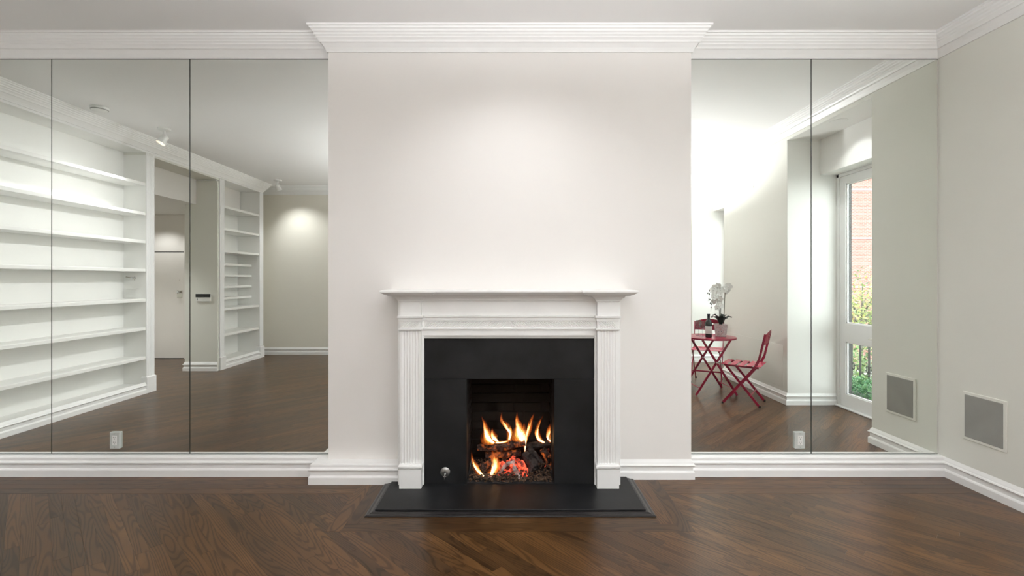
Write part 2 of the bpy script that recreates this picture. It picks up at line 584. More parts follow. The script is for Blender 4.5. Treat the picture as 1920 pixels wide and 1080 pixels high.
    def build(self, name, mat, parent=None, smooth=False, attr=None):
        o = bpy.data.objects.new(name, self.mesh(name, mat, smooth, attr))
        COL.objects.link(o)
        if parent:
            o.parent = parent
        return o

def tag(o, label=None, cat=None, group=None, kind=None):
    if label: o['label'] = label
    if cat: o['category'] = cat
    if group: o['group'] = group
    if kind: o['kind'] = kind
    return o

def thing(name, label, cat, loc=(0, 0, 0), rz=0.0, group=None, kind=None):
    o = bpy.data.objects.new(name, None)
    o.empty_display_size = 0.05
    COL.objects.link(o)
    o.location = loc
    o.rotation_euler = (0, 0, rz)
    return tag(o, label, cat, group, kind)

def struct(name, mb, mat, label=None, cat=None, smooth=False):
    o = mb.build(name, mat, None, smooth)
    return tag(o, label, cat, kind='structure')

def copy_tree(o, parent=None):
    c = o.copy()
    COL.objects.link(c)
    if parent: c.parent = parent
    for ch in list(o.children):
        copy_tree(ch, c)
    return c

# ------------------------------------------------------------------ room dimensions
XL, XR = -4.31, 2.97          # bookcase front, right wall
YB = -5.30                    # back wall
ZC = 3.02                     # ceiling
CX0, CX1, CY = -1.227, 1.219, -0.096   # chimney breast
ZM0, ZM1 = 0.134, 2.873       # mirrors
N1a, N1b, N2a, N2b = -0.62, -1.83, -3.35, -4.53   # niches along the right wall
XN = 3.51                     # inner face of the french doors
XO = 3.62                     # outer face of the wall
OA, OB = -2.49, -3.75         # hall opening in the left wall
XV, XJ = -6.9, -4.80          # hall end, jamb end
YV = -4.90                    # hall wall with the entry door
ZV = 2.455

# ------------------------------------------------------------------ shell
struct('floor', MB().box(XV, 3.60, YB - .1, .45, -0.10, -0.013), M['dark'],
       'dark stained oak strip floor laid diagonally', 'floor')
floor = bpy.data.objects['floor']
struct('ceiling', MB().box(-4.9, XR + .3, YB - .1, .2, ZC, ZC + .12), M['ceiling'], 'smooth white painted ceiling', 'ceiling')
mb = MB().box(-4.9, CX0 + .01, 0, .15, 0, ZC).box(CX1 - .01, XO, 0, .15, 0, ZC)
struct('wall_front', mb, M['wall'], 'white wall behind the mirror panels either side of the chimney breast', 'wall')
mb = MB().box(CX0, -.30, CY, .15, 0, ZC).box(.30, CX1, CY, .15, 0, ZC).box(-.30, .30, CY, .15, .74, ZC)
struct('wall_chimney', mb, M['wall'], 'warm white chimney breast projecting between the mirrors', 'wall')
mb = MB()
for a, b in ((0.15, N1a), (N1b, N2a), (N2b, YB - .1)):
    mb.box(XR, XO, a, b, 0, ZC)
for a, b in ((N1a, N1b), (N2a, N2b)):
    mb.box(XR, XO, a, b, 2.845, ZC)
struct('wall_right', mb, M['wall_side'], 'pale grey right wall with piers between the door niches', 'wall')
# white linings of the niches: sides, soffit, bulkhead
for i, (a, b) in enumerate(((N1a, N1b), (N2a, N2b))):
    mb = MB()
    mb.box(XR + .002, XO - .01, a, a - .004, 0, 2.845).box(XR + .002, XO - .01, b, b + .004, 0, 2.845)
    mb.box(XR + .002, XO - .01, a, b, 2.841, 2.845)
    mb.box(3.32, XO - .005, a - .004, b + .004, 2.464, 2.841)
    struct('trim_%d' % (11 + i), mb, M['niche'], 'white plaster lining and bulkhead of the %s door niche' % ('near' if i == 0 else 'far'), 'niche')
struct('wall_back', MB().box(-4.9, XO, YB, YB - .1, 0, ZC), M['wall_cream'], 'cream back wall lit by a ceiling spot', 'wall')
# left wall: partitions behind bookcases, hall walls
mb = MB()
mb.box(-4.9, -4.75, YB, -5.05, 0, ZC)                       # return by the back wall
mb.box(XJ, -4.71, OB - .03, -5.07, 0, ZC)                        # behind right bookcase
mb.box(XJ + .001, XL - .004, OB, OB - .03, 0, 2.80)               # jamb face seen through the mirror
mb.box(-4.75, -4.66, OA, 0, 0, ZC)                          # behind left bookcase
mb.box(XJ, -4.64, OA, OB, 2.80, ZC)                         # above hall opening
mb.box(-4.66, XL - .004, OA + .13, OB - .03, 2.82, ZC)
mb.box(XV, XJ, YV, YV - .1, 0, ZC).box(XV - .1, XV, OA + .3, YV - .1, 0, ZC).box(XV, -4.66, OA + .3, OA + .2, 0, ZC)
mb.box(XJ, XJ + .03, -5.0, YV - .1, 0, ZC)
struct('wall_left', mb, M['wall_side'], 'pale left partition with the opening to the entrance hall', 'wall')
struct('trim_1', MB().box(XV, -4.63, OA + .3, YV, ZV, ZV + .42), M['wall'], 'lowered white soffit over the hall opening', 'soffit')

# crown moulding all round
crown = [(0, -.147), (.009, -.147), (.011, -.139), (.020, -.121), (.034, -.101), (.039, -.096), (.045, -.096), (.047, -.088), (.051, -.081), (.060, -.071), (.061, -.064),
         (.070, -.056), (.071, -.047), (.080, -.040), (.083, -.030), (.093, -.023), (.095, -.014), (.105, -.012), (.105, 0), (0, 0)]
crown = [(d, ZC + z) for d, z in crown]
path = [(XL, 0), (CX0, 0), (CX0, CY), (CX1, CY), (CX1, 0), (XR, 0), (XR, YB), (-4.75, YB), (-4.75, -5.05), (XL, -5.05)]
struct('trim_2', MB().sweep(path, crown, closed=True), M['trim'], 'white stepped crown moulding round the ceiling', 'crown moulding', smooth=False)

def base_prof(t):
    o = t - .022
    return [(0, 0), (t - .002, 0), (t - .002, .044), (t - .006, .052), (t - .012, .057), (t - .012, .084), (t - .004, .088), (t, .095), (t - .004, .102),
            (t - .010, .105), (t - .012, .112)] + ([(t - .012, .124), (t - .015, .130), (t - .020, .132), (0, .1325)] if t > .05 else [(0, .132)])
tag(MB().sweep([(XL, 0), (CX0, 0)], base_prof(.071)).build('baseboard_front_left', M['trim']), 'white ledged baseboard under the left mirror panels', 'baseboard', kind='structure')
tag(MB().sweep([(CX1, 0), (XR, 0)], base_prof(.071)).build('baseboard_front_right', M['trim']), 'white ledged baseboard under the right mirror panels', 'baseboard', kind='structure')
tag(MB().sweep([(CX0, 0), (CX0, CY), (-.705, CY)], base_prof(.099)).build('baseboard_chimney_left', M['trim']), 'deep box-like white baseboard left of the fireplace', 'baseboard', kind='structure')
tag(MB().sweep([(.705, CY), (CX1, CY), (CX1, 0)], base_prof(.021)).build('baseboard_chimney_right', M['trim']), 'slim white baseboard right of the fireplace', 'baseboard', kind='structure')
tag(MB().sweep([(XR, -.05), (XR, N1a), (XN - .02, N1a)], base_prof(.022)).build('baseboard_right', M['trim']), 'white baseboard of the right wall below the grey plate', 'baseboard', kind='structure')
tag(MB().sweep([(XN - .02, N1b), (XR, N1b), (XR, N2a), (XN - .02, N2a)], base_prof(.022)).build('baseboard_pier', M['trim']), 'white baseboard round the pier behind the red chair', 'baseboard', kind='structure')
tag(MB().sweep([(XN - .02, N2b), (XR, N2b), (XR, YB), (-4.75, YB), (-4.75, -5.05)], base_prof(.022)).build('baseboard_back', M['trim']), 'white baseboard along the back wall', 'baseboard', kind='structure')
tag(MB().sweep([(XL - .003, OB), (XJ, OB), (XJ, YV)], base_prof(.022)).build('baseboard_hall', M['trim']), 'white baseboard round the hall jamb', 'baseboard', kind='structure')

# ------------------------------------------------------------------ floor planks
PW = 0.057
def clip(poly, nx, ny, c):
    out = []
    for i in range(len(poly)):
        p, q = poly[i], poly[(i + 1) % len(poly)]
        dp, dq = p[0] * nx + p[1] * ny - c, q[0] * nx + q[1] * ny - c
        if dp <= 0: out.append(p)
        if dp * dq < 0:
            t = dp / (dp - dq)
            out.append((p[0] + (q[0] - p[0]) * t, p[1] + (q[1] - p[1]) * t))
    return out
def plank_geo(poly, u, org, top=0.0):
    """polygon -> verts, faces, uvs (u along the grain)"""
    n = len(poly)
    vs = [(x, y, top) for x, y in poly] + [(x, y, -0.0125) for x, y in poly]
    fs = [tuple(range(n))] + [(i, n + i, n + (i + 1) % n, (i + 1) % n) for i in range(n)]
    ux, uy = u
    uvs = [((x * ux + y * uy) + org[0], (-x * uy + y * ux) + org[1]) for x, y in poly] * 2
    return vs, fs, uvs
def plank_mesh(items):
    me = bpy.data.meshes.new('plank')
    V, Fc, U, T = [], [], [], []
    for vs, fs, uvs, tone in items:
        b = len(V)
        V += vs; U += uvs; T += [tone] * len(vs)
        Fc += [tuple(i + b for i in f) for f in fs]
    me.from_pydata(V, [], Fc)
    a = me.attributes.new('tone', 'FLOAT', 'POINT')
    a.data.foreach_set('value', T)
    uvl = me.uv_layers.new(name='UVMap')
    for l in me.loops:
        uvl.data[l.index].uv = U[l.vertex_index]
    me.materials.append(M['wood'])
    return me
planks = []
rng = random.Random(21)
BX, BYF = 0.985, -0.777            # border round the hearth
YBD = -0.323                       # border along the front wall
def hidden(cx, cy):
    if cx > XN + .2: return True
    
    if cx < XL - 1.0 and (cy > OA + .9 or cy < YV - .4): return True
    if XL - .9 > cx and (cy > OA + .9) : return True
    if XL - .1 > cx > XJ + .1 and cy < OB - 1.5: return True
    return False
s2 = math.sqrt(0.5)
U45 = (-s2, s2)                    # boards run towards front left
V45 = (s2, s2)
k = -140
for k in range(-150, 80):
    v0 = k * PW
    t = -7.5 + rng.random() * 1.2
    while t < 7.5:
        L = 0.55 + rng.random() ** 1.2 * 1.0
        a, b = t + .00025, t + L - .00025
        va, vb = v0 + .00025, v0 + PW - .00025
        poly = [(U45[0] * p + V45[0] * q, U45[1] * p + V45[1] * q) for p, q in ((a, va), (a, vb), (b, vb), (b, va))]
        t += L
        poly = clip(poly, 0, 1, YBD)
        if len(poly) < 3: continue
        for q in ((1, 0, XN + .08), (-1, 0, -XV), (0, -1, -YB)):
            if len(poly) >= 3:
                poly = clip(poly, *q)
        if len(poly) < 3: continue
        cx = sum(p[0] for p in poly) / len(poly); cy = sum(p[1] for p in poly) / len(poly)
        if hidden(cx, cy): continue
        if all(abs(p[0]) < BX and p[1] > BYF for p in poly): continue
        planks.append((poly, U45, cx, cy, -0.0004, rng.random()))
# border boards
def hboards(x0, x1, ya, yb):
    x = x0
    while x < x1 - 1e-4:
        L = min(x1 - x, 0.9 + rng.random() * 1.1)
        if x1 - x - L < .3: L = x1 - x
        poly = [(x + .0004, ya + .0004), (x + L - .0004, ya + .0004), (x + L - .0004, yb - .0004), (x + .0004, yb - .0004)]
        planks.append((poly, (1, 0), x + L / 2, (ya + yb) / 2, 0.0, rng.random()))
        x += L
bw = (-.05 - YBD) / 4
for j in range(4):
    hboards(XL, -BX, YBD + j * bw, YBD + (j + 1) * bw)
    hboards(BX, XR, YBD + j * bw, YBD + (j + 1) * bw)
hw = (BX - .825) / 2
for s in (-1, 1):
    for x0, x1, y0 in ((BX - hw, BX, BYF), (BX - 2 * hw, BX - hw, BYF + hw)):
        xa, xb = sorted((s * x0, s * x1))
        poly = [(xa + .0004, y0 + .0004), (xb - .0004, y0 + .0004), (xb - .0004, -.07), (xa + .0004, -.07)]
        planks.append((poly, (0, 1), (xa + xb) / 2, -.5, 0.0, rng.random()))
hboards(-BX + hw, BX - hw, BYF, BYF + hw)
hboards(-BX + 2 * hw, BX - 2 * hw, BYF + hw, BYF + 2 * hw + .006)
def rank(p):
    cx, cy = p[2], p[3]
    direct = cy > -1.35 and abs(cx) < 1.15 * (cy + D) + .1
    return (0 if direct else 1, abs(cx) * .35 - cy)
planks.sort(key=rank)
rest = []
for i, (poly, u, cx, cy, top, tone) in enumerate(planks):
    org = (rng.random() * 40, rng.random() * 40)
    g = plank_geo(poly, u, org, top)
    if i < 300:
        o = bpy.data.objects.new('plank', plank_mesh([(*g, tone)]))
        COL.objects.link(o)
        o.parent = floor
    else:
        rest.append((*g, tone))
o = bpy.data.objects.new('plank_field', plank_mesh(rest))
COL.objects.link(o); o.parent = floor; o['kind'] = 'stuff'

# ------------------------------------------------------------------ mirrors
def mirror_panel(x0, x1, label):
    t = thing('mirror_panel', label, 'mirror', ((x0 + x1) / 2, 0, ZM0), group=None)
    w = (x1 - x0) / 2 - .0035
    h = ZM1 - ZM0
    MB().box(-w, w, -.0050, -.0015, .003, h - .004).build('mirror_glass', M['mirror'], t)
    e = MB()
    e.box(-w - .0035, w + .0035, -.0015, 0, 0, h)
    e.box(-w - .0035, w + .0035, -.0056, -.0012, h - .0045, h)
    e.box(-w - .002, w + .002, -.0053, -.0012, 0, .003)
    e.build('mirror_edge', M['mirror_edge'], t)
    return t
mirror_panel(XL + .02, -3.18, 'tall mirror panel farthest left, beside the left edge of the photo')
mirror_panel(-3.18, -2.222, 'tall mirror panel with the clear outlet box, left of the left seam')
mirror_panel(-2.222, CX0 - .002, 'tall mirror panel between the left seam and the chimney breast')
mirror_panel(CX1 + .002, 2.085, 'tall mirror panel right of the chimney breast reflecting the red bistro set')
mirror_panel(2.085, XR - .006, 'tall mirror panel in the right corner reflecting the glazed door')

# ------------------------------------------------------------------ fireplace
mx = -0.008
mp = thing('mantelpiece', 'white carved wooden mantelpiece round the black fireplace', 'mantelpiece', (mx, CY, 0))
def mY(y): return y - CY      # local y under the mantelpiece empty
YF = mY(-.252)                # frieze plane
# backing frame: two boards plus frieze profile
for s in (-1, 1):
    x0, x1 = sorted((s * .548, s * .715))
    MB().bbox(x0, x1, mY(-.2505), mY(CY), .022, 1.24, .003).build('side_board', M['trim'], mp)
fr = [(.034, 1.24), (.034, 1.233), (.022, 1.224), (.018, 1.222), (.016, 1.212), (.007, 1.207), (.005, 1.200), (0, 1.198), (0, 1.114), (.013, 1.112), (.013, 1.103), (.005, 1.099), (.004, 1.080),
      (-.004, 1.077), (-.004, 1.036), (.008, 1.035), (.010, 1.029), (.008, 1.021), (.002, 1.017), (.001, .985), (-.010, .968), (-.012, .964), (-.10, .964), (-.10, 1.24)]
frieze = MB().extrude([(YF - d, z) for d, z in fr], 'x', -.572, .572).build('frieze', M['trim'], mp)
def reeds(x0, x1, z0, z1, y, pitch, dirs):
    """diagonal half-round cuts standing proud of plane y"""
    mb = MB()
    h = z1 - z0
    n = int((x1 - x0) / pitch)
    for i in range(n):
        xa = x0 + (i + .5) * pitch
        s = dirs(xa)
        w = pitch * .36
        pts = []
        for zz, fx in ((z0, -.5), (z1, .5)):
            xm = xa + s * fx * h
            for dx, dy in ((-w, 0), (0, -.0045), (w, 0)):
                pts.append((min(max(xm + dx, x0 - .001), x1 + .001), y + dy, zz))
        mb.add(pts, [(0, 1, 4, 3), (1, 2, 5, 4), (0, 2, 1), (3, 4, 5), (0, 3, 5, 2)])
    return mb
rb_ = reeds(-.545, .0, 1.037, 1.076, YF + .004, .0105, lambda x: 1)
rb2 = reeds(.0, .545, 1.037, 1.076, YF + .004, .0105, lambda x: -1)
rb_.add(rb2.v, rb2.f)
tag(rb_.build('reeded_band', M['trim'], frieze), kind='stuff')
for s in (-1, 1):
    xa, xb = sorted((s * .560, s * .690))
    # fluted shaft, plan section with six concave flutes
    pil_pts = []
    yf = mY(-.290)
    w = xb - xa
    nf = 6
    marg = .012
    fw = (w - 2 * marg) / nf
    sec = [(xa, mY(-.25)), (xa, yf)]
    for j in range(nf):
        c0 = xa + marg + j * fw
        for q in range(7):
            a = pi * q / 6
            r = fw * .40
            sec.append((c0 + fw / 2 - r * cos(a), yf + .75 * r * sin(a)))
    sec += [(xb, yf), (xb, mY(-.25))]
    pil = MB().extrude(sec, 'z', .17, 1.02).build('pilaster', M['trim'], mp)
    cxp = (xa + xb) / 2
    def rect(hw_, yfront): return [(cxp - hw_, yfront), (cxp + hw_, yfront), (cxp + hw_, mY(-.24)), (cxp - hw_, mY(-.24))]
    MB().stack(rect(.0695, mY(-.303)), [(.022, 0), (.143, 0), (.146, -.002), (.147, .003), (.154, .007), (.164, .007), (.171, .003), (.173, -.004), (.176, -.004)]).build('plinth', M['trim'], pil)
    MB().stack(rect(.065, mY(-.290)), [(1.017, 0), (1.019, .006), (1.026, .011), (1.033, .011), (1.035, .002), (1.036, 0), (1.077, 0), (1.079, .005), (1.098, .008), (1.101, .016), (1.113, .016), (1.114, 0),
                                       (1.198, 0), (1.200, .006), (1.206, .008), (1.208, .014), (1.215, .016), (1.226, .026), (1.232, .036), (1.241, .040)]).build('capital', M['trim'], pil)
    tag(reeds(xa + .002, xb - .002, 1.037, 1.076, mY(-.290), .0105, lambda x, s=s: 1 if s < 0 else -1).build('reeded_band', M['trim'], pil), kind='stuff')
poly = [(-.796, mY(-.385)), (-.452, mY(-.385)), (-.452, mY(-.348)), (.452, mY(-.348)), (.452, mY(-.385)), (.796, mY(-.385)), (.796, 0), (-.796, 0)]
MB().stack(poly, [(1.240, -.040), (1.246, -.036), (1.247, -.024), (1.252, -.018), (1.258, -.008), (1.262, -.001), (1.264, 0), (1.274, 0), (1.276, -.002)]).build('shelf', M['trim'], mp)

su = thing('slate_surround', 'honed black slate surround inside the white mantel', 'fireplace surround', (0, CY, 0))
for s in (-1, 1):
    x0, x1 = sorted((s * .283, s * .556))
    MB().bbox(x0, x1, mY(-.230), 0, .022, .6985, .0012).build('side_slab', M['slate'], su)
MB().bbox(-.556, .556, mY(-.230), 0, .700, .966, .0012).build('header_slab', M['slate'], su)

he = thing('hearth', 'low black slate hearth slab with a moulded dark edge on the oak floor', 'hearth', (0, -.36, 0))
def hY(y): return y + .36
MB().stack([(-.778, hY(-.574)), (.778, hY(-.574)), (.778, hY(-.10)), (-.778, hY(-.10))], [(0, 0), (.020, 0), (.022, -.002)]).build('slate_slab', M['slate'], he)
pr = [(-.046, 0), (-.046, .013), (-.034, .013), (-.028, .011), (-.018, .0075), (-.010, .008), (-.004, .0065), (0, .004), (0, 0)]
MB().sweep([(-.825, hY(-.10)), (-.825, hY(-.622)), (.825, hY(-.622)), (.825, hY(-.10))], pr).build('edge_moulding', M['slate_trim'], he)

fb = thing('firebox', 'sooty black brick firebox behind the burning logs', 'firebox', (0, 0, .0))
YFB = .22
mb = MB()
mb.box(-.299, -.290, -.09, YFB + .06, 0.0, .74).box(.290, .299, -.09, YFB + .06, 0, .74)
mb.box(-.299, .299, YFB + .01, YFB + .06, 0, .74).box(-.299, .299, -.09, YFB + .06, .72, .74).box(-.282, .282, -.225, YFB + .06, 0.0225, .026)
mb.build('firebox_lining', M['mortar'], fb)
br_side = MB().bbox(-.0085, 0, -.099, .099, -.031, .031, .002).mesh('brick', M['firebrick'])
br_back = MB().bbox(-.099, .099, 0, .012, -.031, .031, .002).mesh('brick', M['firebrick'])
br_half = MB().bbox(-.0085, 0, -.047, .047, -.031, .031, .002).mesh('brick', M['firebrick'])
def brick(me, loc, flip=False):
    o = bpy.data.objects.new('brick', me)
    COL.objects.link(o)
    o.parent = fb
    o.location = loc
    if flip: o.rotation_euler = (0, 0, pi)
for r in range(10):
    z = .062 + r * .068
    for s in (-1, 1):
        for q in range(2):
            y = -.09 + .10 + q * .205 - (.10 if r % 2 else 0)
            if y > YFB - .06:
                continue
            if y - .099 < -.095:
                brick(br_half, (s * -.0 + (-.283 if s < 0 else .283), -.042, z), s > 0)
                continue
            brick(br_side, (-.283 if s < 0 else .283, y, z), s > 0)
        if r % 2:
            brick(br_half, (-.283 if s < 0 else .283, YFB - .05 + .01, z), s > 0)
    for q in range(3):
        x = -.18 + q * .205 - (.10 if r % 2 else .025)
        if x < -.19: x = -.19
        brick(br_back, (x, YFB, z))

# gas valve
gv = thing('gas_valve', 'round chrome gas valve rosette with a key on the left slate slab', 'gas valve', ((835 - 957) / 290, -.230, 1.34 - (885 - 525) / 290))
MB().lathe([(.031, 0), (.031, .003), (.027, .006), (.016, .009), (.012, .010), (.010, .010)], n=28, axis=(0, -1, 0)).build('rosette', M['steel2'], gv, True)
MB().lathe([(.0065, .010), (.0065, .0104)], n=14, axis=(0, -1, 0)).build('key_hole', M['dark'], gv)
mb = MB().tube([(0, -.010, -.002), (0, -.016, -.010), (-.002, -.018, -.022), (-.004, -.018, -.046)], [.0035, .0035, .0035, .002])
mb.tube([(-.009, -.018, -.024), (.007, -.018, -.024)], .003)
mb.build('key', M['chrome'], gv, True)

# ------------------------------------------------------------------ fire
def fx(px, Y): return (px - 957) * (Y + D) / F
def fz(py, Y): return CH - (py - 525) * (Y + D) / F
def zp(zx, zy, Y):            # from the studied crop of the fire
    return (fx(860 + zx * .2037, Y), Y, fz(700 + zy * .2037, Y))
rl = random.Random(3)
def log_mesh(pts, rads, mat, name, label, n=14, rough=.12):
    mb = MB()
    P = [Vector(p) for p in pts]
    Q, R = [], []
    n = 22
    for i in range(len(P) - 1):
        for j in range(12):
            t = j / 12
            Q.append(P[i].lerp(P[i + 1], t)); R.append(rads[i] * (1 - t) + rads[i + 1] * t)
    Q.append(P[-1]); R.append(rads[-1])
    Q = [Q[0] + (Q[0] - Q[1]) * .1] + Q + [Q[-1] + (Q[-1] - Q[-2]) * .1]
    R = [R[0] * .8] + R + [R[-1] * .8]
    mb.tube(Q, R, n)
    ax = (Q[-1] - Q[0]).normalized()
    sd_ = rl.random() * 50
    for i in range(len(mb.v)):
        v = Vector(mb.v[i])
        c = Q[i // n]
        al_ = (v - P[0]).dot(ax)
        q = Vector(((v - c).x * 75 + sd_, (v - c).y * 75, (v - c).z * 75)) + ax * al_ * 14
        k = 1 + .34 * mnoise.noise(q) + .22 * mnoise.noise(q * 2.6)
        mb.v[i] = tuple(c + (v - c) * k)
    o = mb.build(name, mat, None, True)
    tag(o, label, 'log', group='logs in the fire')
    return o
log_mesh([zp(175, 682, .06), zp(330, 675, .04), zp(480, 655, .03), zp(612, 632, .02)], [.020, .030, .033, .024], M['log_char'], 'log', 'long charred log lying across the fire beneath the upper flames')
log_mesh([zp(600, 668, .10), zp(740, 655, .09), zp(868, 640, .08)], [.020, .021, .018], M['log_dark'], 'log', 'thin dark log at the back right below the two right-hand flames')
log_mesh([zp(610, 750, .02), zp(665, 810, -.04), zp(705, 880, -.09)], [.027, .030, .031], M['log_dark'], 'log', 'black log pointing forward right of the glowing coals')
log_mesh([zp(640, 690, .06), zp(700, 760, .05), zp(760, 830, .04)], [.022, .026, .022], M['log_dark'], 'log', 'grey split log standing behind the black log at the right')
log_mesh([zp(150, 900, -.02), zp(230, 870, -.03), zp(315, 815, -.01)], [.022, .034, .024], M['log_char'], 'log', 'short charred log inside the curved flame at the lower left')
log_mesh([zp(365, 920, -.10), zp(430, 850, -.10), zp(515, 815, -.08)], [.008, .013, .015], M['log_ash'], 'log', 'ash-white stick sloping over the glowing coals')
log_mesh([zp(500, 830, -.09), zp(535, 910, -.12), zp(560, 985, -.15)], [.013, .016, .018], M['log_ash'], 'log', 'ash-white stick pointing forward in front of the coals')
log_mesh([zp(330, 880, -.11), zp(285, 950, -.13), zp(245, 1003, -.15)], [.012, .011, .008], M['log_ash'], 'log', 'small grey stick below the curved flame at the front left')
log_mesh([zp(770, 700, .03), zp(820, 770, .03), zp(845, 880, .02)], [.024, .026, .024], M['log_char'], 'log', 'upright charred log against the right brick wall')
log_mesh([zp(250, 760, .08), zp(420, 745, .07), zp(570, 730, .06)], [.022, .026, .022], M['log_char'], 'log', 'cracked log with glowing edges under the long charred log')
def lumps(name, mat, n, place, label, cat, rmin, rmax, sub=1):
    mb = MB()
    for i in range(n):
        x, y, z = place()
        r = rmin + (rmax - rmin) * rl.random()
        bm = bmesh.new()
        bmesh.ops.create_icosphere(bm, subdivisions=sub, radius=1)
        sx, sz = .8 + .5 * rl.random(), .6 + .5 * rl.random()
        for v in bm.verts:
            k = 1 + .45 * mnoise.noise(v.co * 1.6 + Vector((i * 3.1, 0, 0)))
            v.co = Vector((x, y, z)) + Vector((v.co.x * r * sx * k, v.co.y * r * k, v.co.z * r * sz * k))
        mb.from_bm(bm)
    o = mb.build(name, mat)
    return tag(o, label, cat, kind='stuff')
def pl_coal():
    Y = -.11 + .18 * rl.random()
    zx = 350 + 270 * rl.random()
    top = 770 + abs(zx - 500) * .5
    return zp(zx, top + (950 - top) * rl.random() ** .8, Y)
lumps('ember_bed', M['coal'], 130, pl_coal, 'heap of glowing red coals under the logs', 'embers', .012, .024, 2)
def pl_coal2():
    Y = .02 + .10 * rl.random()
    return zp(795 + 50 * rl.random(), 690 + 230 * rl.random(), Y)
lumps('side_embers', M['coal'], 22, pl_coal2, 'few glowing red coals against the right firebox wall', 'embers', .007, .012)
def pl_grav():
    Y = -.215 + .30 * rl.random() ** 1.3
    x = -.27 + .54 * rl.random()
    return (x, Y, .027 + .022 * rl.random() + max(0, Y + .17) * .12)
lumps('ash_gravel', M['gravel'], 900, pl_grav, 'brown ash and cinders on the firebox floor', 'ash', .004, .009)

def flame(pts, rads, label, depth=.45):
    """tongue: lofted centre line in crop pixels (zx, zy) at depth Y"""
    Y = pts[0][2]
    P = [Vector(zp(a, b, c)) for a, b, c in pts]
    # smooth resample (Catmull-Rom)
    Q, R, H = [], [], []
    m = len(P)
    for i in range(m - 1):
        p0, p1, p2, p3 = P[max(i - 1, 0)], P[i], P[i + 1], P[min(i + 2, m - 1)]
        for j in range(5):
            t = j / 5
            q = 0.5 * ((2 * p1) + (p2 - p0) * t + (2 * p0 - 5 * p1 + 4 * p2 - p3) * t * t + (3 * p1 - p0 - 3 * p2 + p3) * t ** 3)
            Q.append(q); R.append(rads[i] * (1 - t) + rads[i + 1] * t); H.append((i + t) / (m - 1))
    Q.append(P[-1]); R.append(rads[-1]); H.append(1.0)
    t_ = thing('flame', label, 'flame', tuple(P[0]), group='flames in the fireplace')
    L = [q - P[0] for q in Q]
    px = .2037 * (Y + D) / F
    for q_, (sc, ln) in enumerate(((1.22, 1.0), (1.05, 1.0), (.88, .97), (.70, .92), (.52, .84), (.34, .72))):
        n = 14
        mb = MB()
        k = max(4, int(len(L) * ln))
        vs, fs, tn = [], [], []
        for i in range(k):
            d = (L[min(i + 1, len(L) - 1)] - L[max(i - 1, 0)]).normalized()
            s = d.cross(Vector((0, 1, 0))).normalized()
            f = i / (k - 1)
            r = R[i] * px * sc * (1 - f ** 4 * .8)
            w = L[i] + s * (.25 * R[i] * px * sin(f * 7 + Y * 40 + q_ * .5))
            for j in range(n):
                a = 2 * pi * j / n
                rr = r * (1 + .16 * sin(3 * a + 9 * f + q_))
                vs.append(w + s * cos(a) * rr + Vector((0, 1, 0)) * sin(a) * rr * depth)
                tn.append(max(0.0, (1 - f ** 1.5)) * min(1, .25 + f * 7))
        for i in range(k - 1):
            for j in range(n):
                q = (j + 1) % n
                fs.append((i * n + j, i * n + q, (i + 1) * n + q, (i + 1) * n + j))
        mb.add(vs, fs, tn)
        mb.build(('fringe', 'outer_flame', 'flame_body', 'inner_flame', 'core_flame', 'flame_heart')[q_], FLAME[q_], t_, True, 'warmth')
flame([(330, 640, .0), (265, 600, .0), (250, 530, .0), (235, 460, .0), (208, 385, .0)], [12, 42, 30, 17, 3], 'tall flame leaning left at the left end of the long log')
flame([(370, 635, .01), (325, 600, .01), (312, 550, .01), (316, 490, .01)], [8, 34, 22, 3], 'short pointed flame right beside the leftmost flame')
flame([(460, 618, .03), (470, 545, .03), (440, 490, .03), (398, 430, .03), (400, 340, .03)], [14, 22, 22, 16, 4], 'thin wavy orange flame left of the tallest flame')
flame([(590, 625, .0), (555, 565, .0), (546, 490, .0), (536, 420, .0), (540, 345, .0)], [16, 60, 32, 18, 3], 'tallest white-hot flame at the centre of the fire')
flame([(600, 640, .01), (590, 580, .01), (600, 520, .01), (606, 450, .01)], [10, 46, 28, 5], 'broad yellow flame just right of the tallest flame')
flame([(610, 720, .02), (615, 620, .02), (640, 530, .02), (665, 450, .02), (705, 350, .02)], [5, 13, 18, 22, 3], 'long thin orange flame leaning right')
flame([(790, 640, .07), (745, 610, .07), (722, 550, .07), (742, 460, .07), (785, 375, .07)], [9, 20, 20, 12, 3], 'curved orange flame over the thin dark log')
flame([(850, 635, .06), (825, 590, .06), (838, 520, .06), (862, 440, .06)], [8, 20, 22, 4], 'orange flame against the right firebox wall')
flame([(245, 955, -.14), (190, 915, -.14), (150, 850, -.14), (128, 790, -.14), (120, 715, -.14)], [6, 20, 20, 15, 4], 'thin crescent flame curving up at the lower left')
flame([(250, 958, -.13), (305, 915, -.13), (332, 850, -.13), (325, 770, -.13), (308, 695, -.13)], [8, 28, 40, 30, 6], 'bright white flame rising in front of the logs at the lower left')
flame([(320, 900, -.12), (345, 850, -.12), (352, 790, -.12), (372, 725, -.12)], [10, 24, 22, 4], 'short white flame tip beside the bright lower flame')
flame([(340, 640, .0), (400, 634, .0), (460, 622, .0), (525, 596, .0)], [8, 10, 10, 8], 'low flame licking along the top of the long log')

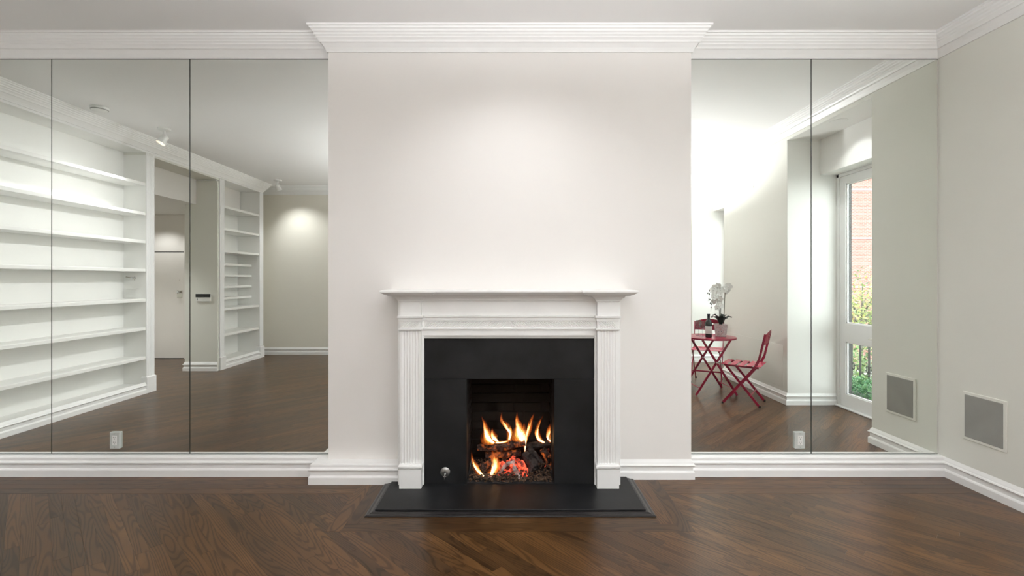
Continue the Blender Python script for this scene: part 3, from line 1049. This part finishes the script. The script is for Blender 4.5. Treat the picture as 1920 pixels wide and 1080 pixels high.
# ------------------------------------------------------------------ outlets on the mirrors
def outlet(x, z, label, y=-.005):
    t = thing('wall_outlet', label, 'outlet', (x, y, z))
    MB().bbox(-.0355, .0355, -.014, 0, -.0575, .0575, .003).build('cover_plate', M['outlet_plate'], t)
    MB().bbox(-.0165, .0165, -.0165, -.013, -.0335, .0335, .0015).build('receptacle', M['plastic'], t)
    mb = MB()
    for zz in (-.017, .017):
        mb.box(-.0075, -.0055, -.0169, -.0160, zz + .001, zz + .009).box(.0055, .0075, -.0169, -.0160, zz + .001, zz + .009)
        mb.lathe([(.0024, 0), (.0024, .0005)], (0, -.0164, zz - .006), 10, (0, -1, 0))
    mb.build('socket_slots', M['grille_hole'], t)
    for zz in (-.046, .046):
        MB().lathe([(.003, 0), (.0025, .001)], (0, -.014, zz), 10, (0, -1, 0)).build('screw', M['chrome'], t)
    return t
outlet(2.000, .232, 'grey plated double outlet set in the right mirror near the seam')
outlet(-2.733, .232, 'clear plated double outlet set in the left mirror near the floor')

# ------------------------------------------------------------------ built-in bookcases (left wall)
def bookcase(name, y0, y1, xback, tops, colw, label, zb=.11):
    """y0 (near mirror) > y1; columns of colw at both ends lie outside y0..y1"""
    t = thing(name, label, 'bookcase', (XL, (y0 + y1) / 2, 0))
    ox, oy = -XL, -(y0 + y1) / 2
    def L(mb):
        mb.v = [(v[0] + ox, v[1] + oy, v[2]) for v in mb.v]
        return mb
    L(MB().box(xback - .02, xback, y0, y1, 0, 2.85)).build('back_panel', M['shelfpaint'], t)
    for ya, yb in ((y0, y0 + .03), (y1 - .03, y1)):
        L(MB().box(xback - .02, XL - .006, ya, yb, 0, 2.85)).build('side_panel', M['shelfpaint'], t)
    L(MB().box(xback - .02, XL - .004, y0, y1, 2.85, 2.88)).build('top_panel', M['shelfpaint'], t)
    L(MB().bbox(xback, XL - .006, y1, y0, zb - .03, zb, .003)).build('shelf', M['shelfpaint'], t)
    for z in tops:
        L(MB().bbox(xback, XL - .008, y1, y0, z - .036, z, .003)).build('shelf', M['shelfpaint'], t)
    L(MB().sweep([(XL - .006, y1), (XL - .006, y0)], base_prof(.022))).build('plinth', M['trim'], t)
    for ya, yb in ((y0, y0 + colw), (y1 - colw, y1)):
        # fluted column: section in plan, flutes on the face at +x
        sec = [(XL - .05, ya), (XL, ya)]
        n, m_ = 5, .014
        fw = (abs(yb - ya) - 2 * m_) / n
        sg = 1 if yb > ya else -1
        for j in range(n):
            c = ya + sg * (m_ + (j + .5) * fw)
            for q in range(6):
                a = pi * q / 5
                r = fw * .36
                sec.append((XL - .8 * r * sin(a), c - sg * r * cos(a)))
        sec += [(XL, yb), (XL - .05, yb)]
        sec = [(p[0], p[1] + (.0015 if p[1] == y0 else -.0015 if p[1] == y1 else 0)) for p in sec]
        col = L(MB().extrude(sec, 'z', .19, 2.849)).build('column', M['trim'], t)
        mb = MB().stack([(XL - .05, min(ya, yb) - .002), (XL + .008, min(ya, yb) - .002), (XL + .008, max(ya, yb) + .002), (XL - .05, max(ya, yb) + .002)],
                        [(0, .008), (.185, .008), (.19, .004), (.195, 0)])
        L(mb).build('column_base', M['trim'], col)
    return t
tl = bookcase('bookcase', -.20, -2.36, -4.58, [2.49, 2.14, 1.808, 1.473, 1.118, .78, .435], .13,
              'wide white built-in bookcase with empty shelves at the left of the left mirror')
tr_ = bookcase('bookcase', -3.92, -4.93, -4.69, [2.465, 2.13, 1.794, .913, .526], .12,
               'narrow white built-in bookcase with extra half shelves beside the cream back wall')
for z in (1.60, 1.424, 1.247, 1.07):
    mb = MB().bbox(-4.69, -4.45, -4.93, -3.92, z - .034, z, .003)
    mb.v = [(v[0] - XL, v[1] + (3.92 + 4.93) / 2, v[2]) for v in mb.v]
    mb.build('half_shelf', M['shelfpaint'], tr_)
struct('trim_3', MB().box(XL - .05, XL - .002, OA, -3.80, 2.845, ZC - .02).box(XL - .05, XL - .002, OA, .0, 2.852, ZC - .02).box(XL - .05, XL - .002, -3.8, -5.05, 2.852, ZC - .02),
       M['trim'], 'white frieze board above the bookcases and the hall opening', 'frieze')
struct('trim_4', MB().box(-4.72, XL - .01, -5.05, -5.06, 0, ZC).box(-4.70, XL - .052, OB - .03, OB - .17, 0, 2.85), M['shelfpaint'], 'white end panels of the built-in bookcases', 'panel')
# chrome arm on the bookcase side
ca = thing('swing_arm_bracket', 'small chrome swing arm on the side of the wide bookcase', 'bracket', (-4.45, -2.36, 1.365))
MB().lathe([(.016, 0), (.016, .004), (.009, .010), (.010, .026), (.014, .034), (.012, .042), (.004, .046)], (0, 0, 0), 16, (0, 1, 0)).build('mount', M['chrome'], ca, True)
MB().tube([(0, .03, 0), (-.045, .032, .006), (-.075, .030, .010)], [.005, .006, .008]).tube([(0, .03, 0), (.02, .03, -.012), (.026, .03, -.03)], .005).build('arm', M['steel'], ca, True)
gs = thing('glass_ledge', 'thin clear ledge below the chrome arm in the wide bookcase', 'shelf', (-4.45, -2.36, 1.235))
MB().bbox(-.06, .06, 0, .05, -.003, .003, .001).build('ledge_plate', M['plastic'], gs)
t = outlet(-4.69, .73, 'pale double outlet on the back of the narrow bookcase')
t.rotation_euler = (0, 0, pi / 2); t.location = (-4.69, -4.12, .72)
# keypad on the jamb
kp = thing('wall_intercom', 'white wall intercom with a dark upper panel on the hall jamb', 'intercom', (-4.515, OB, 1.08))
MB().bbox(-.108, .108, 0, .022, -.058, .055, .003).build('housing', M['plastic'], kp)
MB().bbox(-.108, .108, .018, .028, .006, .056, .002).build('dark_panel', M['dark'], kp)
MB().box(-.083, -.078, .022, .0235, -.040, -.012).build('status_slot', M['grille_hole'], kp)

# entry door
dr = thing('door_1', 'plain cream entry door in the hall with a steel lock plate', 'door', (-6.03, YV, 0), kind='structure')
MB().bbox(-.46, .46, -.01, .035, .008, 1.81, .002).build('door_leaf', M['doorpaint'], dr)
MB().bbox(-.465, .465, 0, .030, 1.826, ZV - .002, .002).build('transom_panel', M['doorpaint'], dr)
MB().box(-.47, .47, -.02, .012, 1.806, 1.83).build('shadow_gap', M['dark'], dr)
mb = MB().box(-.53, -.47, 0, .05, 0, ZV - .001).box(.47, .53, 0, .05, 0, ZV - .001)
mb.build('door_frame', M['doorpaint'], dr)
lk = MB().bbox(.345, .435, .035, .040, 1.035, 1.165, .002).build('lock_plate', M['steel'], dr)
MB().lathe([(.018, 0), (.018, .01), (.010, .02), (.022, .035), (.022, .05), (.01, .055)], (.385, .04, 1.135), 16, (0, 1, 0)).build('lock_cylinder', M['chrome'], lk, True)
MB().lathe([(.010, 0), (.008, .004)], (.385, .035, 1.34), 12, (0, 1, 0)).build('peephole', M['steel'], dr)
MB().box(-.47, .47, -.02, .035, -.001, .008).build('threshold', M['dark'], dr)

# ------------------------------------------------------------------ french doors in the niches
def french_door(name, ya, yb, label):
    yc = (ya + yb) / 2
    t = thing(name, label, 'door', (XN, yc, 0), kind='structure')
    hwid = abs(ya - yb) / 2 - .005
    x0, x1 = 0.0, .055
    mb = MB()
    mb.bbox(-.012, .075, -hwid, -hwid + .035, 0, 2.464, .003).bbox(-.012, .075, hwid - .035, hwid, 0, 2.464, .003).bbox(-.012, .075, -hwid, hwid, 2.432, 2.464, .003)
    mb.build('door_frame', M['trim'], t)
    MB().bbox(-.045, .10, -hwid, hwid, -.001, .016, .004).build('sill', M['trim'], t)
    for s in (-1, 1):
        yo, yi = s * (hwid - .037), s * .002
        st, sti = .085, .062
        z0, z1 = .02, 2.43
        ga, gb = yo - s * st, yi + s * sti
        mb = MB()
        for p, q in ((yo, ga), (gb, yi)):
            mb.box(x0, x1, p, q, z0, z1)
        for p, q in ((z0, .144), (.694, .887), (2.350, z1)):
            mb.box(x0, x1, ga, gb, p, q)
        leaf = mb.build('door_leaf', M['trim'], t)
        for p, q in ((.144, .694), (.887, 2.350)):
            MB().box(.024, .030, ga, gb, p, q).build('glass_pane', M['glass'], leaf)
            b = MB()
            e = .012
            b.box(.010, .024, ga, ga - s * e, p, q).box(.010, .024, gb, gb + s * e, p, q).box(.010, .024, ga, gb, p, p + e).box(.010, .024, ga, gb, q - e, q)
            b.build('glazing_bead', M['trim'], leaf)
            b = MB()
            b.box(.030, .058, ga, ga - s * .008, p, q).box(.030, .058, gb, gb + s * .008, p, q).box(.030, .058, ga, gb, p, p + .008).box(.030, .058, ga, gb, q - .008, q)
            b.build('outer_bead', M['iron'], leaf)
        for zz in (.32, 1.27, 2.18):
            MB().lathe([(.008, -.045), (.010, -.043), (.010, .043), (.008, .045)], (-.008, yo + s * .004, zz), 12).build('hinge', M['trim'], leaf, True)
        if s < 0:
            hd = MB().lathe([(.022, 0), (.022, .004), (.009, .010), (.009, .035)], (0, yi - .034, .775), 14, (-1, 0, 0))
            hd.tube([(-.035, yi - .034, .775), (-.045, yi - .050, .770), (-.042, yi - .10, .762)], [.008, .009, .007])
            hd.build('handle', M['steel'], leaf, True)
    return t
french_door('door_2', N1a, N1b, 'white glazed french door in the near niche with a tree and brick wall outside')
french_door('door_3', N2a, N2b, 'white glazed french door in the far niche behind the bistro table')

# details of the right wall
vp = thing('access_grille', 'square grey metal plate low on the right wall near the corner', 'grille', (XR, -.328, .46))
MB().bbox(-.010, 0, -.140, .140, -.155, .155, .003).build('plate_frame', M['wall_side'], vp)
MB().bbox(-.013, -.008, -.122, .122, -.137, .137, .002).build('plate', M['grey_plate'], vp)
cp = tag(MB().lathe([(.028, 0), (.028, .003), (.024, .006)], (0, 0, 0), 20, (-1, 0, 0)).build('cover_disc', M['wall_side']), 'small round painted cover plate high on the pier', 'cover plate')
cp.location = (XR, -2.55, 2.50)
pp = tag(MB().bbox(-.0025, 0, -.70, .70, -.23, .23, .0008).build('painted_hatch', M['wall_side']), 'flush painted hatch low on the pier behind the red chair', 'hatch')
pp.location = (XR, -2.60, .40)

# ------------------------------------------------------------------ ceiling fittings
def spot_fixture(x, y, tx, ty, tz, watt, label, size=70, lit=True, z=ZC, rad=.03):
    t = thing('ceiling_spotlight', label, 'spotlight', (x, y, z), group='ceiling spotlights')
    MB().lathe([(.040, -.028), (.062, -.020), (.066, -.004), (.066, 0)], n=24).build('canopy', M['plastic'], t, True)
    d = (Vector((tx, ty, tz)) - Vector((x, y, z - .112))).normalized()
    c = Vector((0, 0, -.112))
    MB().tube([(0, 0, -.02), (0, 0, -.07), tuple(c * .75 - d * .02), tuple(c - d * .025)], .013).build('stem', M['plastic'], t, True)
    MB().lathe([(.022, -.035), (.036, -.030), (.036, .014), (.040, .016), (.052, .066), (.047, .066), (.034, .026)], tuple(c), 20, tuple(d)).build('lamp_head', M['plastic'], t, True)
    MB().lathe([(.031, .036), (.031, .038)], tuple(c), 20, tuple(d)).build('bulb', M['lampglow'], t)
    l = bpy.data.lights.new('spot', 'SPOT')
    l.energy = watt
    l.color = SPOT_COLOR
    l.spot_size = radians(size)
    l.spot_blend = 1.0
    l.shadow_soft_size = rad
    lo = bpy.data.objects.new('spot_beam', l)
    COL.objects.link(lo)
    lo.parent = t
    lo.location = c + d * .066
    lo.rotation_euler = d.to_track_quat('-Z', 'Y').to_euler()
    return t
M['lampglow'] = emit('warm_lamp', (1.0, 0.86, 0.68), 6.0)
spot_fixture(0.0, -1.02, 0.0, CY, 0.55, CHIMNEY_SPOT_W, 'white ceiling spotlight aimed at the chimney breast', 118)
spot_fixture(-3.84, -2.00, -4.5, -1.30, 1.2, SHELF_SPOT_W, 'white ceiling spotlight in front of the wide bookcase', 95)
spot_fixture(-1.3, -1.55, -4.5, -1.3, 1.0, SHELF_FILL_W, 'added white ceiling spotlight out of view left of the chimney aimed at the wide bookcase', 84)  # added fill lamp, evens out the light on the shelves
spot_fixture(-3.90, -4.72, -3.62, YB, 1.5, BACK_SPOT_W, 'white ceiling spotlight near the back wall', 100)
spot_fixture(-1.6, -1.9, -2.0, -.1, 0.0, FILL_DOWN_W, 'added white ceiling spotlight out of view aimed at the foot of the left mirrors', 76)  # added wall washer, brightens baseboard and lower wall
spot_fixture(1.6, -1.9, 2.0, -.1, 0.0, FILL_DOWN_W, 'added white ceiling spotlight out of view aimed at the foot of the right mirrors', 76)  # its added twin on the right side
def added_floor_lamp(x, y, label, k=1.0):  # added unseen uplights that brighten the ceiling and the room
    t = thing('added_floor_lamp', label, 'added floor lamp', (x, y, 0), group='added uplights behind the camera')
    h = 1.70
    MB().lathe([(.15, 0), (.15, .012), (.14, .02), (.02, .03)], n=32).build('base', M['steel'], t, True)
    MB().lathe([(.012, .02), (.012, h)], n=12).build('pole', M['steel'], t, True)
    MB().lathe([(.015, h - .01), (.08, h + .01), (.14, h + .06), (.17, h + .12), (.166, h + .12), (.136, h + .064), (.076, h + .016), (.012, h)], n=32).build('bowl_shade', M['steel'], t, True)
    MB().lathe([(.05, h + .035), (.05, h + .037)], n=24).build('bulb', M['lampglow'], t)
    l = bpy.data.lights.new('uplight', 'SPOT')
    l.energy = FILL_UPLIGHT_W * k; l.color = SPOT_COLOR; l.spot_size = radians(158); l.spot_blend = .25; l.shadow_soft_size = .08
    lo = bpy.data.objects.new('up_beam', l)
    COL.objects.link(lo); lo.parent = t; lo.location = (0, 0, h + .10); lo.rotation_euler = (pi, 0, 0)
added_floor_lamp(-.6, -3.5, 'added slim steel floor lamp out of view with an upward bowl shade left of the middle of the room')
added_floor_lamp(1.3, -3.6, 'added slim steel floor lamp out of view with an upward bowl shade right of the middle of the room', 1.35)
sd = thing('smoke_detector', 'round white smoke detector on the ceiling near the wide bookcase', 'smoke detector', (-4.0, -1.35, ZC))
MB().lathe([(.050, -.036), (.068, -.030), (.075, -.012), (.075, 0)], n=28).build('detector_body', M['plastic'], sd, True)
MB().lathe([(.070, -.030), (.0715, -.026), (.0715, -.020)], n=28).build('vent_ring', M['grey_plate'], sd)

def downlight(x, y, z, watt, label, axis_r=.055):
    t = thing('recessed_downlight', label, 'downlight', (x, y, z), group='recessed downlights')
    MB().lathe([(axis_r, -.004), (axis_r + .018, -.003), (axis_r + .020, 0), (axis_r, 0)], n=28).build('trim_ring', M['plastic'], t, True)
    MB().lathe([(axis_r, -.0035), (axis_r * .7, -.001)], n=28).build('lens', M['lampglow'], t)
    l = bpy.data.lights.new('down', 'SPOT')
    l.energy = watt; l.color = SPOT_COLOR; l.spot_size = radians(120); l.spot_blend = .6; l.shadow_soft_size = .04
    lo = bpy.data.objects.new('down_beam', l)
    COL.objects.link(lo); lo.parent = t; lo.location = (0, 0, -.02)
    return t
downlight(3.10, -1.21, 2.841, NICHE_SPOT_W, 'small recessed downlight in the soffit of the near door niche')
downlight(3.12, -3.96, 2.841, NICHE_SPOT_W, 'small recessed downlight in the soffit of the far door niche')
downlight(-5.86, -4.45, ZV, HALL_W * .12, 'small recessed downlight in the hall ceiling near the entry door')
downlight(-5.9, -3.1, ZV, HALL_W * .6, 'added small recessed downlight out of view in the hall ceiling away from the entry door')  # added lamp out of view, brightens the hall

# ------------------------------------------------------------------ bistro set
def bistro_chair(label, loc, rz):
    t = thing('folding_chair', label, 'chair', loc, rz, group='red folding bistro chairs')
    w = .19
    for s in (-1, 1):
        mb = MB()
        y = s * (w - .008)
        mb.bar((.18, y, 0.006), (-.135, y, .415), .026, .010, (1, 0, .77)).bar((-.135, y, .415), (-.175, y, .50), .026, .010, (1, 0, .4)).bar((-.175, y, .50), (-.235, y, .775), .022, .009, (1, 0, .2))
        mb.build('long_leg', M['red'], t)
        y = s * (w - .028)
        MB().bar((-.18, y, .006), (.150, y, .415), .024, .010, (1, 0, -.8)).build('short_leg', M['red'], t)
        MB().tube([(.18, s * (w - .008), .0), (.18, s * (w - .008), .02)], .011).tube([(-.18, s * (w - .028), 0), (-.18, s * (w - .028), .02)], .011).build('foot_cap', M['dark'], t)
        MB().bar((-.17, s * (w - .035), .412), (.17, s * (w - .035), .418), .018, .012, (0, 0, 1)).build('seat_rail', M['red'], t)
    for x, z in ((.06, .14), (-.085, .12)):
        MB().tube([(x * 1.1, -w + .01, z), (x * 1.1, w - .01, z)], .006).build('stretcher', M['red'], t, True)
    for i in range(5):
        x = -.165 + i * .0825
        MB().bbox(x - .030, x + .030, -w, w, .424 + abs(x) * .03, .430 + abs(x) * .03, .0025).build('slat', M['redslat_lit'], t)
    # backrest panel, arched top, pierced flower
    nx, nz = 17, 8
    bm = bmesh.new()
    g = {}
    for i in range(nx + 1):
        for j in range(nz + 1):
            u = -1 + 2 * i / nx
            y = u * (w - .002)
            zt = .765 + .045 * (1 - u * u)
            z = .66 + (zt - .66) * j / nz
            x = -.212 - (z - .66) * .22 - .018 * (1 - u * u)
            g[i, j] = bm.verts.new((x, y, z))
    holes = {(8, 4), (7, 3), (9, 3), (7, 5), (9, 5), (8, 2), (8, 6), (6, 4), (10, 4)} - {(8, 4)}
    for i in range(nx):
        for j in range(nz):
            if (i, j) in holes: continue
            bm.faces.new((g[i, j], g[i + 1, j], g[i + 1, j + 1], g[i, j + 1]))
    bmesh.ops.solidify(bm, geom=list(bm.faces), thickness=.004)
    MB().from_bm(bm).build('backrest', M['red'], t)
    return t
ang = math.atan2(-.585, -.81)
bistro_chair('red folding bistro chair seen from the side in front of the pier', (2.56, -1.94, 0), ang)
bistro_chair('red folding bistro chair behind the round table, mostly hidden by the bottle', (2.60, -3.02, 0), radians(118))

tb = thing('bistro_table', 'round red folding bistro table holding a bottle and an orchid', 'table', (2.385, -2.43, 0))
TZ = .665
MB().lathe([(.285, TZ - .020), (.298, TZ - .018), (.300, TZ - .006), (.298, TZ), (.294, TZ + .001)], n=48).build('table_top', M['redtop'] if 'redtop' in M else M['red'], tb, True)
for yy in (.20, -.20):
    for s in (-1, 1):
        MB().bar((s * .235, yy + s * .006, .006), (-s * .165, yy + s * .006, TZ - .02), .024, .010, (0, 0, 1) if False else (1, 0, .6 * s)).build('leg', M['red'], tb)
    MB().lathe([(.009, -.014), (.009, .014)], (.0, yy, .385), 12, (0, 1, 0)).build('pivot', M['steel'], tb)
for s in (-1, 1):
    MB().tube([(s * .19, -.2, .085), (s * .19, .2, .085)], .006).build('stretcher', M['red'], tb, True)

def on_table(px, Y): return (px - 957) * (D - Y) / F
# bottle
bt = thing('wine_bottle', 'dark wine bottle with a pale label on the red table', 'bottle', (on_table(1328, -2.32), -2.32, TZ + .001))
MB().lathe([(.030, 0), (.036, .004), (.037, .012), (.037, .165), (.034, .185), (.022, .205), (.015, .225), (.0140, .262)], n=24).build('glass_body', M['bottle'], bt, True)
MB().lathe([(.0372, .045), (.0375, .046), (.0375, .134), (.0372, .135)], n=24).build('label_band', M['label'], bt, True)
MB().lathe([(.0150, .225), (.0152, .26), (.0165, .262), (.0165, .274), (.015, .276)], n=20).build('capsule', M['capsule'], bt, True)
# glasses
def wine_glass(x, y, label):
    t = thing('wine_glass', label, 'wine glass', (x, y, TZ + .001), group='wine glasses on the red table')
    MB().lathe([(.034, 0), (.034, .002), (.008, .006), (.004, .012), (.0035, .085), (.006, .092)], n=20).build('stem_and_foot', M['wineglass'], t, True)
    prof = [(.006, .092), (.022, .100), (.033, .120), (.036, .140), (.034, .165), (.030, .188)]
    mb = MB()
    n = 22
    vs, fs = [], []
    for r, z in prof + [(p - .0012, z) for p, z in reversed(prof)]:
        for i in range(n):
            vs.append((r * cos(2 * pi * i / n), r * sin(2 * pi * i / n), z))
    for k in range(2 * len(prof) - 1):
        for i in range(n):
            j = (i + 1) % n
            fs.append((k * n + i, k * n + j, (k + 1) * n + j, (k + 1) * n + i))
    mb.add(vs, fs).build('bowl', M['wineglass'], t, True)
    return t
wine_glass(on_table(1309, -2.50), -2.50, 'left wine glass of the pair, beside the chimney edge')
wine_glass(on_table(1316.5, -2.36), -2.36, 'right wine glass of the pair, next to the bottle')
# orchid
px_, py_ = on_table(1351, -2.42), -2.42
orx = thing('potted_orchid', 'white orchid in a floral ceramic pot on the red table', 'potted plant', (px_, py_, TZ + .001))
pot = MB().lathe([(.056, 0), (.060, .003), (.075, .140), (.078, .146), (.074, .148), (.070, .140)], n=32).build('pot', M['pot'], orx, True)
MB().lathe([(.069, .128), (.069, .134), (.02, .137)], n=24).build('soil', M['soil'], orx)
def leaf(pts, wid):
    mb = MB()
    P = [Vector(p) for p in pts]
    vs, fs = [], []
    n = len(P)
    for i, p in enumerate(P):
        d = (P[min(i + 1, n - 1)] - P[max(i - 1, 0)]).normalized()
        s = d.cross(Vector((0, 0, 1)))
        if s.length < .01: s = Vector((1, 0, 0))
        s.normalize()
        u = s.cross(d)
        w = wid[i]
        for k_, h in ((-1, .012), (-.5, .003), (0, -.003), (.5, .003), (1, .012)):
            vs.append(p + s * k_ * w + u * h)
    for i in range(n - 1):
        for k_ in range(4):
            fs.append((i * 5 + k_, i * 5 + k_ + 1, (i + 1) * 5 + k_ + 1, (i + 1) * 5 + k_))
    return mb.add(vs, fs)
for a, ln, h in ((2.9, .13, .10), (2.2, .10, .11), (3.6, .09, .12), (.2, .12, .10), (5.6, .10, .12), (1.0, .08, .09)):
    c, s = cos(a), sin(a)
    pts = [(c * .01, s * .01, .135), (c * ln * .4, s * ln * .4, .135 + h * .75), (c * ln * .75, s * ln * .75, .135 + h), (c * ln, s * ln, .135 + h * .9)]
    leaf(pts, [.012, .034, .036, .006]).build('leaf', M['orchid_leaf'], orx, True)
stem_pts = [[(-.02, .0, .13), (-.018, .0, .35), (-.02, .01, .52), (-.05, .02, .60), (-.10, .02, .60), (-.145, .03, .52), (-.165, .03, .42)],
            [(.0, -.01, .13), (.002, -.01, .30), (.01, .0, .45), (-.02, .01, .53), (-.07, .02, .50), (-.12, .02, .40), (-.13, .02, .30)],
            [(.035, .0, .13), (.042, .0, .38), (.05, .0, .54), (.055, .01, .60), (.07, .02, .62)]]
for sp in stem_pts:
    MB().tube(sp, [.004, .0038, .0035, .003, .0025, .002, .0015][:len(sp)], 6).build('flower_stem', M['stem'], orx, True)
# flower mesh: five petals and a lip
mb = MB()
for i in range(5):
    a = pi / 2 + i * 2 * pi / 5
    L_ = .046 if i in (1, 4) else .043
    wd = .030 if i in (1, 4) else .019
    c, s = cos(a), sin(a)
    vs = [(0, 0, 0)]
    ring = []
    for q in range(9):
        f = -1 + 2 * q / 8
        rr = L_ * (.55 + .45 * (1 - f * f))
        ww = wd * f
        vs.append((c * rr - s * ww * (1 - .2 * abs(f)), .010 * (1 - f * f) * .3 - .008 * rr / L_, s * rr + c * ww * (1 - .2 * abs(f))))
    mb.add(vs, [(0, q, q + 1) for q in range(1, 9)])
mb.lathe([(.003, -.002), (.008, .004), (.006, .012), (.002, .015)], (0, -.004, -.004), 8, (0, -1, -.3))
fl = mb.mesh('flower', M['petal'], True)
rf = random.Random(5)
spots = [(-.060, .02, .600), (-.095, .02, .585), (-.035, .01, .560), (-.115, .03, .555), (-.075, .00, .535), (-.03, .01, .515), (-.10, .02, .475), (-.065, .0, .455), (-.03, .01, .44),
         (-.085, .01, .42), (-.045, .0, .395), (-.02, .0, .37), (-.055, .01, .345), (.02, .01, .565), (.045, .0, .59), (.075, .01, .60), (.075, .0, .565), (.05, .0, .545)]
for x, y, z in spots:
    o = bpy.data.objects.new('flower', fl)
    COL.objects.link(o)
    o.parent = orx
    o.location = (x, y + .015 + .02 * rf.random(), z)
    o.rotation_euler = (rf.uniform(-.4, .3), rf.uniform(-.5, .5), pi + rf.uniform(-.6, .6))
mb0 = MB().lathe([(.003, -.010), (.008, 0), (.006, .008), (.001, .012)], n=8).mesh('bud', M['bud'], True)
for x, y, z in ((-.15, .03, .545), (-.168, .03, .515), (-.150, .03, .505), (-.145, .03, .44), (-.135, .02, .395), (-.12, .02, .385), (-.125, .02, .345)):
    o = bpy.data.objects.new('bud', mb0)
    COL.objects.link(o); o.parent = orx; o.location = (x, y, z)

# ------------------------------------------------------------------ outside
struct('ground', MB().box(XO + .02, 60, -45, 12, -3.3, -3.2), M['ground'], 'grey courtyard ground below the balcony', 'ground')
bal = thing('balcony', 'narrow dark balcony with an iron railing outside the near french door', 'balcony', (3.62, -1.9, 0))
MB().box(0.0, .46, -1.4, 1.3, -.22, -.12).build('balcony_slab', M['planter'], bal)
rlg = MB().bbox(.37, .40, -1.4, 1.3, .74, .765, .003).bbox(.37, .40, -1.4, 1.3, -.06, -.04, .003).build('railing', M['iron'], bal)
for i in range(20):
    y = -1.36 + i * .136
    MB().tube([(.385, y, -.12), (.385, y, .75)], .011, 8).build('baluster', M['iron'], rlg, True)
    if i % 2 == 1:
        mb = MB()
        for sx in (-1, 1):
            for sz in (-1, 1):
                pts = []
                for q in range(9):
                    a = q / 8 * 4.4
                    r = .032 * (1 - q / 11)
                    pts.append((.385, y + sx * (.030 - r * cos(a) * .9), .335 + sz * (.012 + r * sin(a))))
                mb.tube(pts, .0055, 6)
        mb.lathe([(.008, -.05), (.016, -.03), (.012, 0), (.016, .03), (.008, .05)], (.385, y, .335), 10)
        mb.build('scroll_ornament', M['iron'], rlg, True)
plr = thing('planter_box', 'dark planter box with a bright green shrub on the balcony', 'planter', (3.84, -1.80, -.12))
mb = MB().stack([(-.09, -.42), (.09, -.42), (.09, .30), (-.09, .30)], [(0, -.012), (.16, 0), (.16, .01), (.185, .01), (.185, 0)])
mb.build('box', M['planter'], plr)
def leaves(n, place, size, rs, stretch=1.7):
    mb = MB()
    for i in range(n):
        c = Vector(place(rs))
        q = Matrix.Rotation(rs.random() * 6.28, 3, 'Z') @ Matrix.Rotation(rs.uniform(-1.1, 1.1), 3, 'X') @ Matrix.Rotation(rs.uniform(-.8, .8), 3, 'Y')
        s = size * rs.uniform(.6, 1.3)
        vs = [c + q @ Vector(p) * s for p in ((0, -.5 * stretch, 0), (.42, -.05, .08), (.22, .3, .05), (0, .55 * stretch, 0), (-.22, .3, .05), (-.42, -.05, .08))]
        tn = min(1, max(0, rs.random()))
        mb.add(vs, [(0, 1, 2, 3), (0, 3, 4, 5)], tn)
    return mb
r9 = random.Random(9)
def shrub_pt(rs):
    while True:
        p = Vector((rs.uniform(-1, 1), rs.uniform(-1, 1), rs.uniform(-1, 1)))
        if p.length < 1: break
    return (p.x * .15, -.05 + p.y * .38, .27 + p.z * .14)
tag(leaves(1300, shrub_pt, .026, r9).build('foliage', M['leaf_shrub'], plr, False, 'tone'), kind='stuff')
def tree(name, label, loc, zbase, crown_c, crown_r, n, size, mat, seed, cat='tree'):
    rs = random.Random(seed)
    t = thing(name, label, cat, (loc[0], loc[1], zbase))
    cz = crown_c - zbase
    br = MB()
    br.tube([(0, 0, 0), (.05, .02, cz * .4), (0, .05, cz * .8), (.05, 0, cz + crown_r[2] * .5)], [.05, .035, .022, .008], 8)
    tips = []
    for i in range(26):
        a = rs.random() * 6.28
        z0 = cz - crown_r[2] * rs.uniform(.2, 1.0)
        e = Vector((cos(a) * crown_r[0] * rs.uniform(.4, .95), sin(a) * crown_r[1] * rs.uniform(.4, .95), cz + crown_r[2] * rs.uniform(-.7, .8)))
        s = Vector((0, .03, z0))
        m_ = s.lerp(e, .5) + Vector((rs.uniform(-.12, .12), rs.uniform(-.12, .12), rs.uniform(-.05, .15)))
        br.tube([s, m_, e], [.022, .014, .005], 5)
        tips += [m_, e, e, m_.lerp(e, .5)]
    br.build('branches', M['bark'], t, True)
    def pt(rs_):
        if rs_.random() < .75:
            c = rs_.choice(tips)
            return (c.x + rs_.gauss(0, .17), c.y + rs_.gauss(0, .17), c.z + rs_.gauss(0, .07))
        while True:
            p = Vector((rs_.uniform(-1, 1), rs_.uniform(-1, 1), rs_.uniform(-1, 1)))
            if p.length < 1: break
        return (p.x * crown_r[0], p.y * crown_r[1], cz + p.z * crown_r[2])
    tag(leaves(n, pt, size, rs).build('foliage', mat, t, False, 'tone'), kind='stuff')
    return t
tree('maple_tree', 'yellow-green maple tree outside the french door', (6.2, -5.2), -3.2, .85, (1.3, 1.3, .75), 4500, .042, M['leaf_maple'], 4)
tree('green_tree', 'mid green tree filling the lower pane of the french door', (5.0, -3.3), -3.2, -.15, (.75, .95, .7), 5500, .045, M['leaf_green'], 8)
bd = thing('brick_building', 'tall red brick building with pale stone bands beyond the courtyard', 'building', (17.3, -21.7, -3.2))
MB().box(0, 12, -8, 0, 0, 20).build('brick_wall', M['brickwall'], bd)
for z in (4.15, 6.68, 9.2, 11.7, 14.2):
    MB().box(-.04, 12.04, -8, .05, z, z + .08).build('stone_band', M['stone'], bd)
